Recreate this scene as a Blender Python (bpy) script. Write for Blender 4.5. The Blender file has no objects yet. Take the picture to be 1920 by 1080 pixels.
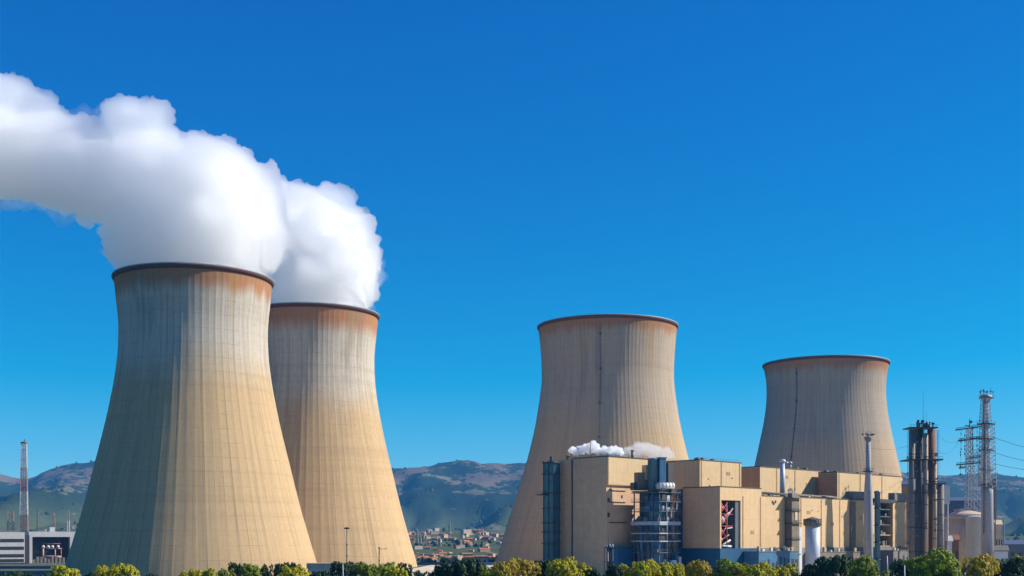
import bpy, bmesh, math, random
import numpy as np
from mathutils import Vector, Matrix, noise

sc = bpy.context.scene
COL = sc.collection
R = math.radians
CAMZ = 18.0      # the viewpoint stands on a rise above the plant
F = 2300.0       # focal length in photo pixels (1920 wide)

# ---------------------------------------------------------------- camera
cam_d = bpy.data.cameras.new('camera'); cam = bpy.data.objects.new('camera', cam_d)
COL.objects.link(cam); sc.camera = cam
cam.location = (0, 0, CAMZ); cam.rotation_euler = (R(90), 0, 0)
cam_d.sensor_width = 36; cam_d.lens = 36 * F / 1920
cam_d.shift_y = 470 / 1920
cam_d.clip_start = 0.5; cam_d.clip_end = 40000

# ---------------------------------------------------------------- sky, sun, exposure
SKY_GRADE = ((0.9, -0.95), (1.18, -0.1), (0.9, 2.4))
SUN_EL, SUN_AZ = R(35), R(84.5)     # azimuth clockwise from +Y (the view direction)
w = bpy.data.worlds.new('World'); sc.world = w; w.use_nodes = True
nt = w.node_tree; nt.nodes.clear()
sky = nt.nodes.new('ShaderNodeTexSky'); sky.sky_type = 'NISHITA'; sky.sun_disc = False
sky.sun_elevation = SUN_EL; sky.sun_rotation = SUN_AZ
sky.altitude = 600; sky.air_density = 0.9; sky.dust_density = 0.0; sky.ozone_density = 4.0
hs = nt.nodes.new('ShaderNodeHueSaturation')
hs.inputs['Hue'].default_value = 0.492; hs.inputs['Saturation'].default_value = 1.35; hs.inputs['Value'].default_value = 1.0
bg = nt.nodes.new('ShaderNodeBackground'); bg.inputs['Strength'].default_value = 0.060
wo = nt.nodes.new('ShaderNodeOutputWorld')
nt.links.new(sky.outputs[0], hs.inputs['Color'])
sr = nt.nodes.new('ShaderNodeSeparateColor'); cr = nt.nodes.new('ShaderNodeCombineColor'); nt.links.new(hs.outputs[0], sr.inputs[0])
for i_, (g_, o_) in enumerate(SKY_GRADE):          # deep saturated blue of the photograph's air
    ma = nt.nodes.new('ShaderNodeMath'); ma.operation = 'MULTIPLY_ADD'; ma.inputs[1].default_value = g_; ma.inputs[2].default_value = o_
    mx_ = nt.nodes.new('ShaderNodeMath'); mx_.operation = 'MAXIMUM'; mx_.inputs[1].default_value = 0.02
    nt.links.new(sr.outputs[i_], ma.inputs[0]); nt.links.new(ma.outputs[0], mx_.inputs[0]); nt.links.new(mx_.outputs[0], cr.inputs[i_])
nt.links.new(cr.outputs[0], bg.inputs[0]); nt.links.new(bg.outputs[0], wo.inputs[0])

sd = bpy.data.lights.new('sun', 'SUN'); sd.energy = 5.0; sd.angle = R(0.5); sd.color = (1.0, 0.93, 0.82)
sun = bpy.data.objects.new('sun', sd); COL.objects.link(sun)
sv = Vector((math.sin(SUN_AZ) * math.cos(SUN_EL), math.cos(SUN_AZ) * math.cos(SUN_EL), math.sin(SUN_EL)))
sun.rotation_euler = sv.to_track_quat('Z', 'Y').to_euler()
sun.location = (0, 0, 300)

sc.view_settings.view_transform = 'Standard'; sc.view_settings.look = 'None'
sc.view_settings.exposure = 0.65; sc.view_settings.gamma = 1.0; sc.view_settings.use_curve_mapping = False
cy = sc.cycles
cy.max_bounces = 100; cy.diffuse_bounces = 4; cy.glossy_bounces = 3; cy.transmission_bounces = 4
cy.volume_bounces = 96; cy.transparent_max_bounces = 24
cy.use_denoising = True

# ---------------------------------------------------------------- helpers
def PX(px, Y): return (px - 960) / F * Y
def PZ(py, Y): return CAMZ - (py - 1010) / F * Y

def tag(o, label=None, cat=None, group=None, kind=None):
    if label: o['label'] = label
    if cat: o['category'] = cat
    if group: o['group'] = group
    if kind: o['kind'] = kind
    return o

def empty(name, loc, label=None, cat=None, group=None):
    o = bpy.data.objects.new(name, None); COL.objects.link(o); o.location = loc
    o.empty_display_size = 2
    return tag(o, label, cat, group)

def copy_tree(o, parent=None):
    c = o.copy(); COL.objects.link(c); c.parent = parent
    for ch in list(o.children): copy_tree(ch, c)
    return c

class MB:
    def __init__(s): s.v = []; s.f = []; s.smooth = []
    def add(s, vs, fs, smooth=False):
        n = len(s.v); s.v += [tuple(p) for p in vs]
        for f in fs: s.f.append([i + n for i in f]); s.smooth.append(smooth)
        return s
    def prism(s, poly, z0, z1):
        n = len(poly)
        a = sum(poly[i][0]*poly[(i+1)%n][1]-poly[(i+1)%n][0]*poly[i][1] for i in range(n))
        if a < 0: poly = poly[::-1]
        zs0 = z0 if hasattr(z0, '__len__') else [z0]*n
        zs1 = z1 if hasattr(z1, '__len__') else [z1]*n
        vs = [(p[0], p[1], z) for p, z in zip(poly, zs0)] + [(p[0], p[1], z) for p, z in zip(poly, zs1)]
        fs = [[i, (i+1)%n, (i+1)%n+n, i+n] for i in range(n)] + [list(range(n))[::-1], list(range(n, 2*n))]
        return s.add(vs, fs)
    def box(s, c, d, rz=0):
        x, y, z = c; a, b, h = d[0]/2, d[1]/2, d[2]/2; co, si = math.cos(rz), math.sin(rz)
        return s.prism([(x+co*i*a-si*j*b, y+si*i*a+co*j*b) for i, j in ((-1,-1),(1,-1),(1,1),(-1,1))], z-h, z+h)
    def fbox(s, fr, u0, u1, v0, v1, z0, z1):
        return s.prism([fr(u0,v0), fr(u1,v0), fr(u1,v1), fr(u0,v1)], z0, z1)
    def cyl(s, x, y, z0, z1, r0, r1=None, n=20):
        return s.lathe(x, y, [(0,z0),(r0, z0), (r0 if r1 is None else r1, z1),(0,z1)], n)
    def lathe(s, x, y, prof, n=24, closed=False):
        vs, fs = [], []
        for r, z in prof:
            for i in range(n):
                a = 2*math.pi*i/n; vs.append((x+r*math.cos(a), y+r*math.sin(a), z))
        m = len(prof)
        for k in range(m if closed else m-1):
            k2 = (k+1) % m
            for i in range(n):
                j = (i+1)%n; fs.append([k*n+i, k*n+j, k2*n+j, k2*n+i])
        base = len(s.f); s.add(vs, fs)
        for k in range(m if closed else m-1):
            p, q = prof[k], prof[(k+1)%m]
            if abs(p[1]-q[1]) > 0.5*abs(p[0]-q[0]):
                for i in range(n): s.smooth[base+k*n+i] = True
        return s
    def tube(s, p, q, r, n=6, r2=None):
        p, q = Vector(p), Vector(q); d = q-p
        if d.length < 1e-6: return s
        d.normalize(); a = d.orthogonal().normalized(); b = d.cross(a); r2 = r if r2 is None else r2
        vs = [p+(a*math.cos(2*math.pi*i/n)+b*math.sin(2*math.pi*i/n))*r for i in range(n)]
        vs += [q+(a*math.cos(2*math.pi*i/n)+b*math.sin(2*math.pi*i/n))*r2 for i in range(n)]
        return s.add(vs, [[i,(i+1)%n,(i+1)%n+n,i+n] for i in range(n)]+[list(range(n))[::-1], list(range(n,2*n))], n > 6)
    def path(s, pts, r, n=6):
        for a, b in zip(pts[:-1], pts[1:]): s.tube(a, b, r, n)
        return s
    def build(s, name, mat, parent=None, label=None, kind=None):
        o_ = Vector((0,0,0)); q = parent
        while q is not None: o_ += q.location; q = q.parent
        me = bpy.data.meshes.new(name)
        me.from_pydata([(x-o_.x, y-o_.y, z-o_.z) for x, y, z in s.v], [], s.f)
        bm = bmesh.new(); bm.from_mesh(me)
        for f, sm in zip(bm.faces, s.smooth): f.smooth = sm
        bmesh.ops.remove_doubles(bm, verts=[v for v in bm.verts], dist=1e-5) if len(s.v) < 60000 else None
        bmesh.ops.dissolve_degenerate(bm, edges=bm.edges, dist=1e-6) if len(s.v) < 3000 else None
        bmesh.ops.recalc_face_normals(bm, faces=bm.faces) if len(s.v) < 60000 else None
        uv = bm.loops.layers.uv.new('uv')
        Z = Vector((0,0,1))
        for f in bm.faces:
            nn = f.normal
            if abs(nn.z) > 0.8:
                for l in f.loops: l[uv].uv = (l.vert.co.x+o_.x, l.vert.co.y+o_.y)
            else:
                t = Z.cross(nn).normalized()
                for l in f.loops:
                    wp = l.vert.co + o_
                    l[uv].uv = (wp.dot(t), wp.z)
        bm.to_mesh(me); bm.free()
        me.materials.append(mat)
        o = bpy.data.objects.new(name, me); COL.objects.link(o); o.parent = parent
        if label: o['label'] = label
        if kind: o['kind'] = kind
        return o

def frame(ox, oy, deg):
    c, s_ = math.cos(R(deg)), math.sin(R(deg))
    return lambda u, v: (ox+u*c-v*s_, oy+u*s_+v*c)

# ---------------------------------------------------------------- materials
def newmat(name):
    m = bpy.data.materials.new(name); m.use_nodes = True
    t = m.node_tree; b = t.nodes['Principled BSDF']
    return m, t, b
def N(t, kind, **kw):
    n = t.nodes.new('ShaderNode'+kind)
    for k, v in kw.items():
        if k in n.inputs: n.inputs[k].default_value = v
        else: setattr(n, k, v)
    return n
def L(t, a, b): t.links.new(a, b)
def math_(t, op, a, b=None, clamp=False):
    n = t.nodes.new('ShaderNodeMath'); n.operation = op; n.use_clamp = clamp
    for i, x in enumerate((a, b)):
        if x is None: continue
        if isinstance(x, (int, float)): n.inputs[i].default_value = x
        else: t.links.new(x, n.inputs[i])
    return n.outputs[0]
def mix_(t, fac, a, b, mode='MIX'):
    n = t.nodes.new('ShaderNodeMix'); n.data_type = 'RGBA'; n.blend_type = mode
    for sock, x in ((n.inputs[0], fac), (n.inputs[6], a), (n.inputs[7], b)):
        if isinstance(x, (int, float)): sock.default_value = x
        elif isinstance(x, tuple): sock.default_value = x if len(x) == 4 else (*x, 1)
        else: t.links.new(x, sock)
    return n.outputs[2]
def remap(t, x, a, b, c=0.0, d=1.0, smooth=True):
    n = t.nodes.new('ShaderNodeMapRange'); n.interpolation_type = 'SMOOTHSTEP' if smooth else 'LINEAR'
    t.links.new(x, n.inputs[0])
    for i, v in enumerate((a, b, c, d)): n.inputs[i+1].default_value = v
    return n.outputs[0]
def uvscale(t, sx, sy, off=0.0):
    u = t.nodes.new('ShaderNodeUVMap')
    m = t.nodes.new('ShaderNodeMapping'); m.inputs['Scale'].default_value = (sx, sy, 1); m.inputs['Location'].default_value = (off, off*0.37, off*0.7)
    t.links.new(u.outputs[0], m.inputs[0]); return m.outputs[0]
def noise_(t, vec, scale=1.0, detail=5.0, rough=0.55):
    n = t.nodes.new('ShaderNodeTexNoise'); n.inputs['Scale'].default_value = scale
    n.inputs['Detail'].default_value = detail; n.inputs['Roughness'].default_value = rough
    t.links.new(vec, n.inputs['Vector']); return n.outputs[0]

def plain(name, col, rough=0.7, metal=0.0, var=0.25, streak=0.35, panel=None, dirt=(0.12,0.10,0.085), bump=0.0, seed=0.0):
    """painted / concrete / metal surface with weathering and optional panel joints (metres)"""
    col = tuple(x*ALB for x in col); dirt = tuple(x*ALB for x in dirt)
    m, t, b = newmat(name)
    n1 = noise_(t, uvscale(t, 0.35, 0.35, 3+seed), 1.0, 6)
    n2 = noise_(t, uvscale(t, 1.3, 0.06, 9+seed), 1.0, 5, 0.6)     # rain streaks
    f = math_(t, 'MULTIPLY', remap(t, n2, 0.5, 0.8), streak)
    c = mix_(t, remap(t, n1, 0.3, 0.7, 0, var), col, tuple(x*0.62 for x in col))
    c = mix_(t, f, c, dirt)
    if panel:
        pw, ph, dk = panel
        sx = t.nodes.new('ShaderNodeSeparateXYZ'); u = t.nodes.new('ShaderNodeUVMap'); L(t, u.outputs[0], sx.inputs[0])
        gu = math_(t, 'LESS_THAN', math_(t, 'FRACT', math_(t, 'DIVIDE', sx.outputs[0], pw)), 0.12/pw if pw > 1 else 0.3)
        gv = math_(t, 'LESS_THAN', math_(t, 'FRACT', math_(t, 'DIVIDE', sx.outputs[1], ph)), 0.10/ph)
        g = math_(t, 'MULTIPLY', math_(t, 'MAXIMUM', gu, gv), dk)
        # tint per panel
        wn = t.nodes.new('ShaderNodeTexWhiteNoise'); wn.noise_dimensions = '2D'
        cb = t.nodes.new('ShaderNodeCombineXYZ')
        L(t, math_(t, 'FLOOR', math_(t, 'DIVIDE', sx.outputs[0], pw)), cb.inputs[0]); L(t, math_(t, 'FLOOR', math_(t, 'DIVIDE', sx.outputs[1], ph)), cb.inputs[1])
        L(t, cb.outputs[0], wn.inputs['Vector'])
        c = mix_(t, math_(t, 'MULTIPLY', wn.outputs['Value'], 0.10), c, tuple(x*0.5 for x in col))
        c = mix_(t, g, c, tuple(x*0.25 for x in col))
    L(t, c, b.inputs['Base Color'])
    b.inputs['Roughness'].default_value = rough; b.inputs['Metallic'].default_value = metal
    if bump:
        bp = t.nodes.new('ShaderNodeBump'); bp.inputs['Strength'].default_value = bump; bp.inputs['Distance'].default_value = 0.3
        L(t, noise_(t, uvscale(t, 2, 2, 1), 1, 6), bp.inputs['Height']); L(t, bp.outputs[0], b.inputs['Normal'])
    return m

ALB = 0.66
M = {}
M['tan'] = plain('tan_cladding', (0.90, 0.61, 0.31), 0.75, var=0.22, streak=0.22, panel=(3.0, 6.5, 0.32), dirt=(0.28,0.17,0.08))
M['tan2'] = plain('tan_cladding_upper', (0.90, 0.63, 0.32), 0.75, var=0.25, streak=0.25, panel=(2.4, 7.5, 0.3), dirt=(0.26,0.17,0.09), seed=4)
M['taupe'] = plain('taupe_shade_tone', (0.86, 0.55, 0.32), 0.8, var=0.3, streak=0.25, panel=(3.5, 6.0, 0.25), seed=8)  # tan cladding as it looks in shade, the shade put into the colour
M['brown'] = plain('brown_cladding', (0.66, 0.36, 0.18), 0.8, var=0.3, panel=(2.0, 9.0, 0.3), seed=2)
M['edge'] = plain('roof_edge', (0.11, 0.09, 0.07), 0.7, var=0.4)
M['roof'] = plain('roof_felt', (0.22, 0.20, 0.18), 0.9, var=0.5)
M['navy'] = plain('navy_steel', (0.015, 0.035, 0.075), 0.5, var=0.4, streak=0.2, dirt=(0.08,0.07,0.07))
M['blue'] = plain('blue_sheet', (0.003, 0.105, 0.25), 0.5, var=0.5, streak=0.3, panel=(3.2, 4.5, 0.5), dirt=(0.01,0.02,0.04))
M['steelblue'] = plain('steel_blue_duct', (0.10, 0.27, 0.44), 0.45, metal=0.3, var=0.5, streak=0.4, panel=(1.6, 3.0, 0.5))
M['glass'] = plain('teal_glazing', (0.03, 0.13, 0.19), 0.15, var=0.6, streak=0.4, panel=(1.5, 2.2, 0.7), dirt=(0.01,0.03,0.04))
M['slate'] = plain('slate_panel', (0.12, 0.15, 0.19), 0.6, var=0.5, streak=0.4, panel=(1.3, 1.7, 0.5))
M['pale'] = plain('pale_steel', (0.50, 0.55, 0.62), 0.5, var=0.4, streak=0.4)
M['white'] = plain('white_paint', (0.78, 0.79, 0.80), 0.5, var=0.25, streak=0.3, dirt=(0.3,0.28,0.26))
M['silo'] = plain('silo_paint', (0.66, 0.72, 0.82), 0.45, var=0.2, streak=0.3, panel=(40, 3.2, 0.3))
M['concrete'] = plain('grey_concrete', (0.33, 0.31, 0.28), 0.9, var=0.5, streak=0.5, panel=(30, 3.0, 0.3), bump=0.3)
M['palegrey'] = plain('pale_grey_concrete', (0.50,0.50,0.53), 0.85, var=0.4, streak=0.4, panel=(30, 2.2, 0.3))
M['concrete2'] = plain('stained_concrete', (0.30, 0.25, 0.18), 0.9, var=0.7, streak=0.9, panel=(3.0, 3.6, 0.5), bump=0.4, seed=5)
M['dark'] = plain('dark_steel', (0.035, 0.035, 0.04), 0.6, var=0.4)
M['darkgrey'] = plain('dark_grey_stack', (0.085, 0.08, 0.085), 0.75, var=0.5, streak=0.6, panel=(30, 5.0, 0.4), dirt=(0.2,0.17,0.14))
M['grey'] = plain('weathered_grey', (0.30, 0.27, 0.25), 0.8, var=0.5, streak=0.6, panel=(30, 4.0, 0.4))
M['rust'] = plain('rust_pipe', (0.30, 0.11, 0.055), 0.8, var=0.6, streak=0.6, dirt=(0.4,0.28,0.2))
M['beige'] = plain('beige_pipe', (0.58, 0.42, 0.29), 0.7, var=0.4, streak=0.4)
M['red'] = plain('red_paint', (0.68, 0.10, 0.11), 0.5, var=0.4)
M['pink'] = plain('faded_pink_pipe', (0.55, 0.33, 0.29), 0.6, var=0.4)
M['aggregate'] = plain('dark_louvres', (0.045, 0.05, 0.085), 0.7, var=0.5, panel=(2.5, 1.2, 0.5))
M['rim'] = plain('rusty_rim', (0.15, 0.055, 0.032), 0.85, var=0.6, streak=0.2)
M['wire'] = plain('cable', (0.05, 0.06, 0.07), 0.6)
M['terracotta'] = plain('terracotta_tiles', (0.58, 0.24, 0.11), 0.9, var=0.5)
M['render_w'] = plain('house_render', (0.78, 0.62, 0.46), 0.9, var=0.4)
M['render_p'] = plain('house_render_ochre', (0.52, 0.36, 0.24), 0.9, var=0.4)
M['olive'] = plain('bark', (0.10, 0.07, 0.045), 0.95, var=0.6)
M['seablue'] = plain('blue_metal_roof', (0.10, 0.14, 0.24), 0.6, var=0.4, panel=(1.2, 6, 0.4))
M['shedgrey'] = plain('grey_corrugated', (0.20, 0.20, 0.23), 0.7, var=0.5, panel=(1.2, 4, 0.4))

def mat_shell(name, ztop, ribs, seed, tan=(0.475,0.33,0.175), grey=(0.47,0.42,0.345), zmix=0.70, rustband=0.09):
    m, t, b = newmat(name)
    uvn = t.nodes.new('ShaderNodeUVMap'); s = t.nodes.new('ShaderNodeSeparateXYZ'); L(t, uvn.outputs[0], s.inputs[0])
    u, v = s.outputs[0], s.outputs[1]      # u: rib index, v: height in metres
    # slow mottling, vertical streaks, fine grain
    mott = noise_(t, uvscale(t, 0.10, 0.028, seed), 1, 5)
    streak = noise_(t, uvscale(t, 2.2, 0.010, seed+5), 1, 6, 0.65)
    grain = noise_(t, uvscale(t, 1.5, 0.45, seed+9), 1, 7, 0.7)
    hz = math_(t, 'ADD', math_(t, 'DIVIDE', v, ztop), math_(t, 'MULTIPLY', math_(t, 'SUBTRACT', mott, 0.5), 0.22))
    c = mix_(t, remap(t, hz, zmix-0.12, zmix+0.08), tan, grey)
    c = mix_(t, remap(t, streak, 0.46, 0.72, 0, 0.42), c, (0.19,0.145,0.09))
    c = mix_(t, remap(t, grain, 0.35, 0.75, 0, 0.22), c, (0.24,0.185,0.115))
    # rust washed down from the rim
    drip = noise_(t, uvscale(t, 0.55, 0.006, seed+13), 1, 5, 0.6)
    hr = math_(t, 'ADD', math_(t, 'DIVIDE', v, ztop), math_(t, 'MULTIPLY', math_(t, 'SUBTRACT', drip, 0.5), 0.10))
    rf = remap(t, hr, 1-rustband, 1-rustband*0.35, 0, 0.9)
    c = mix_(t, rf, c, (0.35,0.145,0.05))
    yl = remap(t, noise_(t, uvscale(t, 0.16, 0.004, seed+21), 1, 3), 0.56, 0.66)
    yl = math_(t, 'MULTIPLY', yl, remap(t, hz, 0.74, 0.95, 0, 0.5))
    c = mix_(t, yl, c, (0.34,0.20,0.06))
    # construction joints: one vertical line per rib, one per casting lift
    fu = math_(t, 'ABSOLUTE', math_(t, 'SUBTRACT', math_(t, 'FRACT', u), 0.5))
    lv = remap(t, fu, 0.5, 0.44)          # 0 at the joint .. 1 away
    lv = math_(t, 'SUBTRACT', 1.0, lv)
    ln = noise_(t, uvscale(t, 0.5, 0.03, seed+30), 1, 4)
    lv = math_(t, 'MULTIPLY', lv, remap(t, ln, 0.3, 0.7, 0.08, 0.65))
    fv = math_(t, 'ABSOLUTE', math_(t, 'SUBTRACT', math_(t, 'FRACT', math_(t, 'DIVIDE', v, 7.3)), 0.5))
    lh = math_(t, 'SUBTRACT', 1.0, remap(t, fv, 0.5, 0.475))
    lh = math_(t, 'MULTIPLY', lh, remap(t, ln, 0.35, 0.65, 0.05, 0.5))
    c = mix_(t, math_(t, 'MAXIMUM', lv, lh), c, (0.11,0.08,0.055))
    # broad run-off stains of uneven length
    big = noise_(t, uvscale(t, 0.30, 0.012, seed+41), 1, 6, 0.7)
    c = mix_(t, math_(t, 'MULTIPLY', remap(t, big, 0.52, 0.66, 0, 0.40), remap(t, hz, 0.25, 0.8)), c, (0.17,0.145,0.125))
    pour = noise_(t, uvscale(t, 0.012, 0.16, seed+47), 1, 3, 0.5)
    c = mix_(t, remap(t, pour, 0.5, 0.7, 0, 0.18), c, (0.24,0.18,0.11))
    L(t, c, b.inputs['Base Color']); b.inputs['Roughness'].default_value = 0.95
    b.inputs['Specular IOR Level'].default_value = 0.15
    bp = t.nodes.new('ShaderNodeBump'); bp.inputs['Strength'].default_value = 0.25; bp.inputs['Distance'].default_value = 0.35
    L(t, math_(t, 'ADD', streak, math_(t, 'MULTIPLY', grain, 0.35)), bp.inputs['Height']); L(t, bp.outputs[0], b.inputs['Normal'])
    return m

def mat_steam(name, dens, aniso=0.0, col=(1,1,1)):
    m = bpy.data.materials.new(name); m.use_nodes = True; t = m.node_tree; t.nodes.clear()
    o = t.nodes.new('ShaderNodeOutputMaterial'); p = t.nodes.new('ShaderNodeVolumeScatter')
    p.inputs['Color'].default_value = (*col, 1); p.inputs['Density'].default_value = dens; p.inputs['Anisotropy'].default_value = aniso
    L(t, p.outputs[0], o.inputs['Volume'])
    m.cycles.homogeneous_volume = True if hasattr(m.cycles, 'homogeneous_volume') else None
    return m

def mat_leaf(name, c1, c2, c3):
    m, t, b = newmat(name)
    g = t.nodes.new('ShaderNodeNewGeometry'); tc = t.nodes.new('ShaderNodeTexCoord')
    n = noise_(t, tc.outputs['Object'], 0.9, 4)
    c = mix_(t, remap(t, n, 0.35, 0.65), c1, c2)
    c = mix_(t, math_(t, 'MULTIPLY', g.outputs['Random Per Island'], 0.75), c, c3)
    oi = t.nodes.new('ShaderNodeObjectInfo')
    c = mix_(t, math_(t, 'MULTIPLY', oi.outputs['Random'], 0.35), c, tuple(x*0.5 for x in c1))
    L(t, c, b.inputs['Base Color']); b.inputs['Roughness'].default_value = 0.65
    b.inputs['Specular IOR Level'].default_value = 0.3
    tr = t.nodes.new('ShaderNodeBsdfTranslucent'); L(t, c, tr.inputs[0])
    ms = t.nodes.new('ShaderNodeMixShader'); ms.inputs[0].default_value = 0.22
    out = t.nodes['Material Output']; L(t, b.outputs[0], ms.inputs[1]); L(t, tr.outputs[0], ms.inputs[2]); L(t, ms.outputs[0], out.inputs[0])
    return m
LEAF = {
 'y': mat_leaf('yellow_green_leaves', (0.46,0.42,0.004), (0.62,0.50,0.006), (0.28,0.31,0.004)),
 'o': mat_leaf('golden_leaves', (0.52,0.38,0.02), (0.62,0.44,0.03), (0.34,0.28,0.02)),
 'm': mat_leaf('mid_green_leaves', (0.22,0.28,0.01), (0.36,0.40,0.012), (0.12,0.20,0.01)),
 'g': mat_leaf('dark_green_leaves', (0.022,0.06,0.016), (0.045,0.095,0.02), (0.015,0.045,0.015)),
}

# ---------------------------------------------------------------- ground, yard, hills
def lerp_list(pts, x):
    if x <= pts[0][0]: return pts[0][1]
    for (a, p), (b, q) in zip(pts[:-1], pts[1:]):
        if x <= b:
            k = (x-a)/(b-a); return p+(q-p)*k
    return pts[-1][1]
RIDGE = [(-1400,930),(-800,905),(-300,882),(0,887),(45,897),(60,893),(110,881),(175,877),(300,872),(600,876),(735,876),(840,874),(870,870),(935,867),(985,871),
         (1100,882),(1400,892),(1690,890),(1760,893),(1800,891),(1850,888),(1870,887),(1920,893),(2200,900),(2800,885),(3500,920)]
def sstep(a, b, x):
    k = min(1, max(0, (x-a)/(b-a))); return k*k*(3-2*k)
def terrain(X, Y):
    px = 960+F*X/Y
    D = 6200
    top = CAMZ+(1010-lerp_list(RIDGE, px))/F*D
    base = 52*sstep(1200, 3000, Y)
    k = sstep(2600, D, Y)
    z = base*(1-k)+top*(k**1.15)
    n = noise.fractal(Vector((X/900, Y/1400, 1.3)), 0.9, 2.1, 6)
    n2 = noise.turbulence(Vector((X/420, Y/700, 7)), 5, False)
    z += (n*70+(n2-0.55)*130)*sstep(1800, 3600, Y)*(1-sstep(D-900, D, Y)*0.86)
    z -= sstep(D, D+1800, Y)*top*0.4
    z += noise.fractal(Vector((X/160, Y/160, 4)), 0.9, 2.1, 4)*11*sstep(2500, 4000, Y)
    return z-0.6 if Y > 1150 else -0.6
def hills():
    mb = MB(); nx, ny = 420, 130
    ys = [1050*((8600/1050)**(j/(ny-1))) for j in range(ny)]
    vs = []
    for Y in ys:
        for i in range(nx):
            px = -900+3900*i/(nx-1); X = PX(px, Y); vs.append((X, Y, terrain(X, Y)))
    fs = [[j*nx+i, j*nx+i+1, (j+1)*nx+i+1, (j+1)*nx+i] for j in range(ny-1) for i in range(nx-1)]
    mb.add(vs, fs, True)
    m, t, b = newmat('hillside')
    g = t.nodes.new('ShaderNodeNewGeometry'); sp = t.nodes.new('ShaderNodeSeparateXYZ'); L(t, g.outputs['Position'], sp.inputs[0])
    mp = t.nodes.new('ShaderNodeMapping'); mp.inputs['Scale'].default_value = (1/420, 1/700, 1/150); L(t, g.outputs['Position'], mp.inputs[0])
    n1 = noise_(t, mp.outputs[0], 1, 9, 0.66)
    mp2 = t.nodes.new('ShaderNodeMapping'); mp2.inputs['Scale'].default_value = (1/26, 1/42, 1/16); L(t, g.outputs['Position'], mp2.inputs[0])
    n2 = noise_(t, mp2.outputs[0], 1, 6, 0.7)
    hgt = remap(t, sp.outputs[2], 90, 330, -0.16, 0.06)
    rock = remap(t, math_(t, 'ADD', math_(t, 'ADD', n1, hgt), math_(t, 'MULTIPLY', math_(t, 'SUBTRACT', n2, 0.5), 0.30)), 0.53, 0.58)
    forest = mix_(t, n2, (0.003,0.011,0.011), (0.034,0.055,0.028))
    low = mix_(t, n2, (0.03,0.06,0.025), (0.10,0.105,0.05))
    forest = mix_(t, remap(t, sp.outputs[2], 160, 25), forest, low)
    rk = mix_(t, n2, (0.07,0.052,0.035), (0.21,0.155,0.105))
    fld = remap(t, noise_(t, mp.outputs[0], 2.7, 6, 0.6), 0.60, 0.66)
    c = mix_(t, fld, forest, (0.13,0.13,0.08))
    c = mix_(t, rock, c, rk)
    L(t, c, b.inputs['Base Color']); b.inputs['Roughness'].default_value = 1.0; b.inputs['Specular IOR Level'].default_value = 0.05
    tag(mb.build('hills', m), kind='structure')
hills()

def ground():
    mb = MB(); n = 96; rad = 8800
    vs = [(0, 3000, 0)]
    rings = [60, 200, 500, 1000, 2500, 5000, rad]
    for r in rings:
        vs += [(r*math.cos(2*math.pi*i/n), r*math.sin(2*math.pi*i/n), 0) for i in range(n)]
    vs[0] = (0, 0, 0)
    fs = [[0, 1+i, 1+(i+1)%n] for i in range(n)]
    for k in range(len(rings)-1):
        a, b_ = 1+k*n, 1+(k+1)*n
        fs += [[a+i, b_+i, b_+(i+1)%n, a+(i+1)%n] for i in range(n)]
    mb.add(vs, fs)
    m, t, b = newmat('dry_ground')
    g = t.nodes.new('ShaderNodeNewGeometry')
    mp = t.nodes.new('ShaderNodeMapping'); mp.inputs['Scale'].default_value = (1/90, 1/90, 1); L(t, g.outputs['Position'], mp.inputs[0])
    n1 = noise_(t, mp.outputs[0], 1, 9, 0.65); n2 = noise_(t, mp.outputs[0], 14, 5, 0.6)
    c = mix_(t, remap(t, n1, 0.4, 0.6), (0.03,0.05,0.025), (0.095,0.085,0.055))
    c = mix_(t, math_(t, 'MULTIPLY', n2, 0.5), c, (0.06,0.07,0.035))
    L(t, c, b.inputs['Base Color']); b.inputs['Roughness'].default_value = 1.0
    bp = t.nodes.new('ShaderNodeBump'); bp.inputs['Strength'].default_value = 0.6; bp.inputs['Distance'].default_value = 0.5
    L(t, n2, bp.inputs['Height']); L(t, bp.outputs[0], b.inputs['Normal'])
    tag(mb.build('ground', m), kind='structure')
ground()
yard = MB(); yard.prism([(-75,380),(320,380),(400,1000),(-10,1000),(-55,840)], -0.02, 0.05)  # added pale yard, outlined to bounce warm sunlight onto shaded walls and towers
M['yard'] = plain('bounce_yard_concrete', (0.86,0.74,0.57), 0.95, var=0.4, panel=(12, 12, 0.3))
tag(yard.build('bounce_yard', M['yard']), kind='structure')

# pale track crossing the lower hillside
def draped(name, pts, width, mat):
    vs, fs = [], []
    for k, (px, Y) in enumerate(pts):
        for sgn in (-1, 1):
            Yk = Y+sgn*width; X = PX(px, Yk); vs.append((X, Yk, max(0, terrain(X, Yk))+1.2))
    for k in range(len(pts)-1): fs.append([2*k, 2*k+2, 2*k+3, 2*k+1])
    mb = MB(); mb.add(vs, fs); return tag(mb.build(name, mat), kind='structure')
M['dust'] = plain('dusty_track', (0.50,0.44,0.36), 1.0)
draped('hillside_track', [(845+i*3.5, 3060+130*math.sin(i*0.12)+i*6) for i in range(36)], 16, M['dust'])

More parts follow.
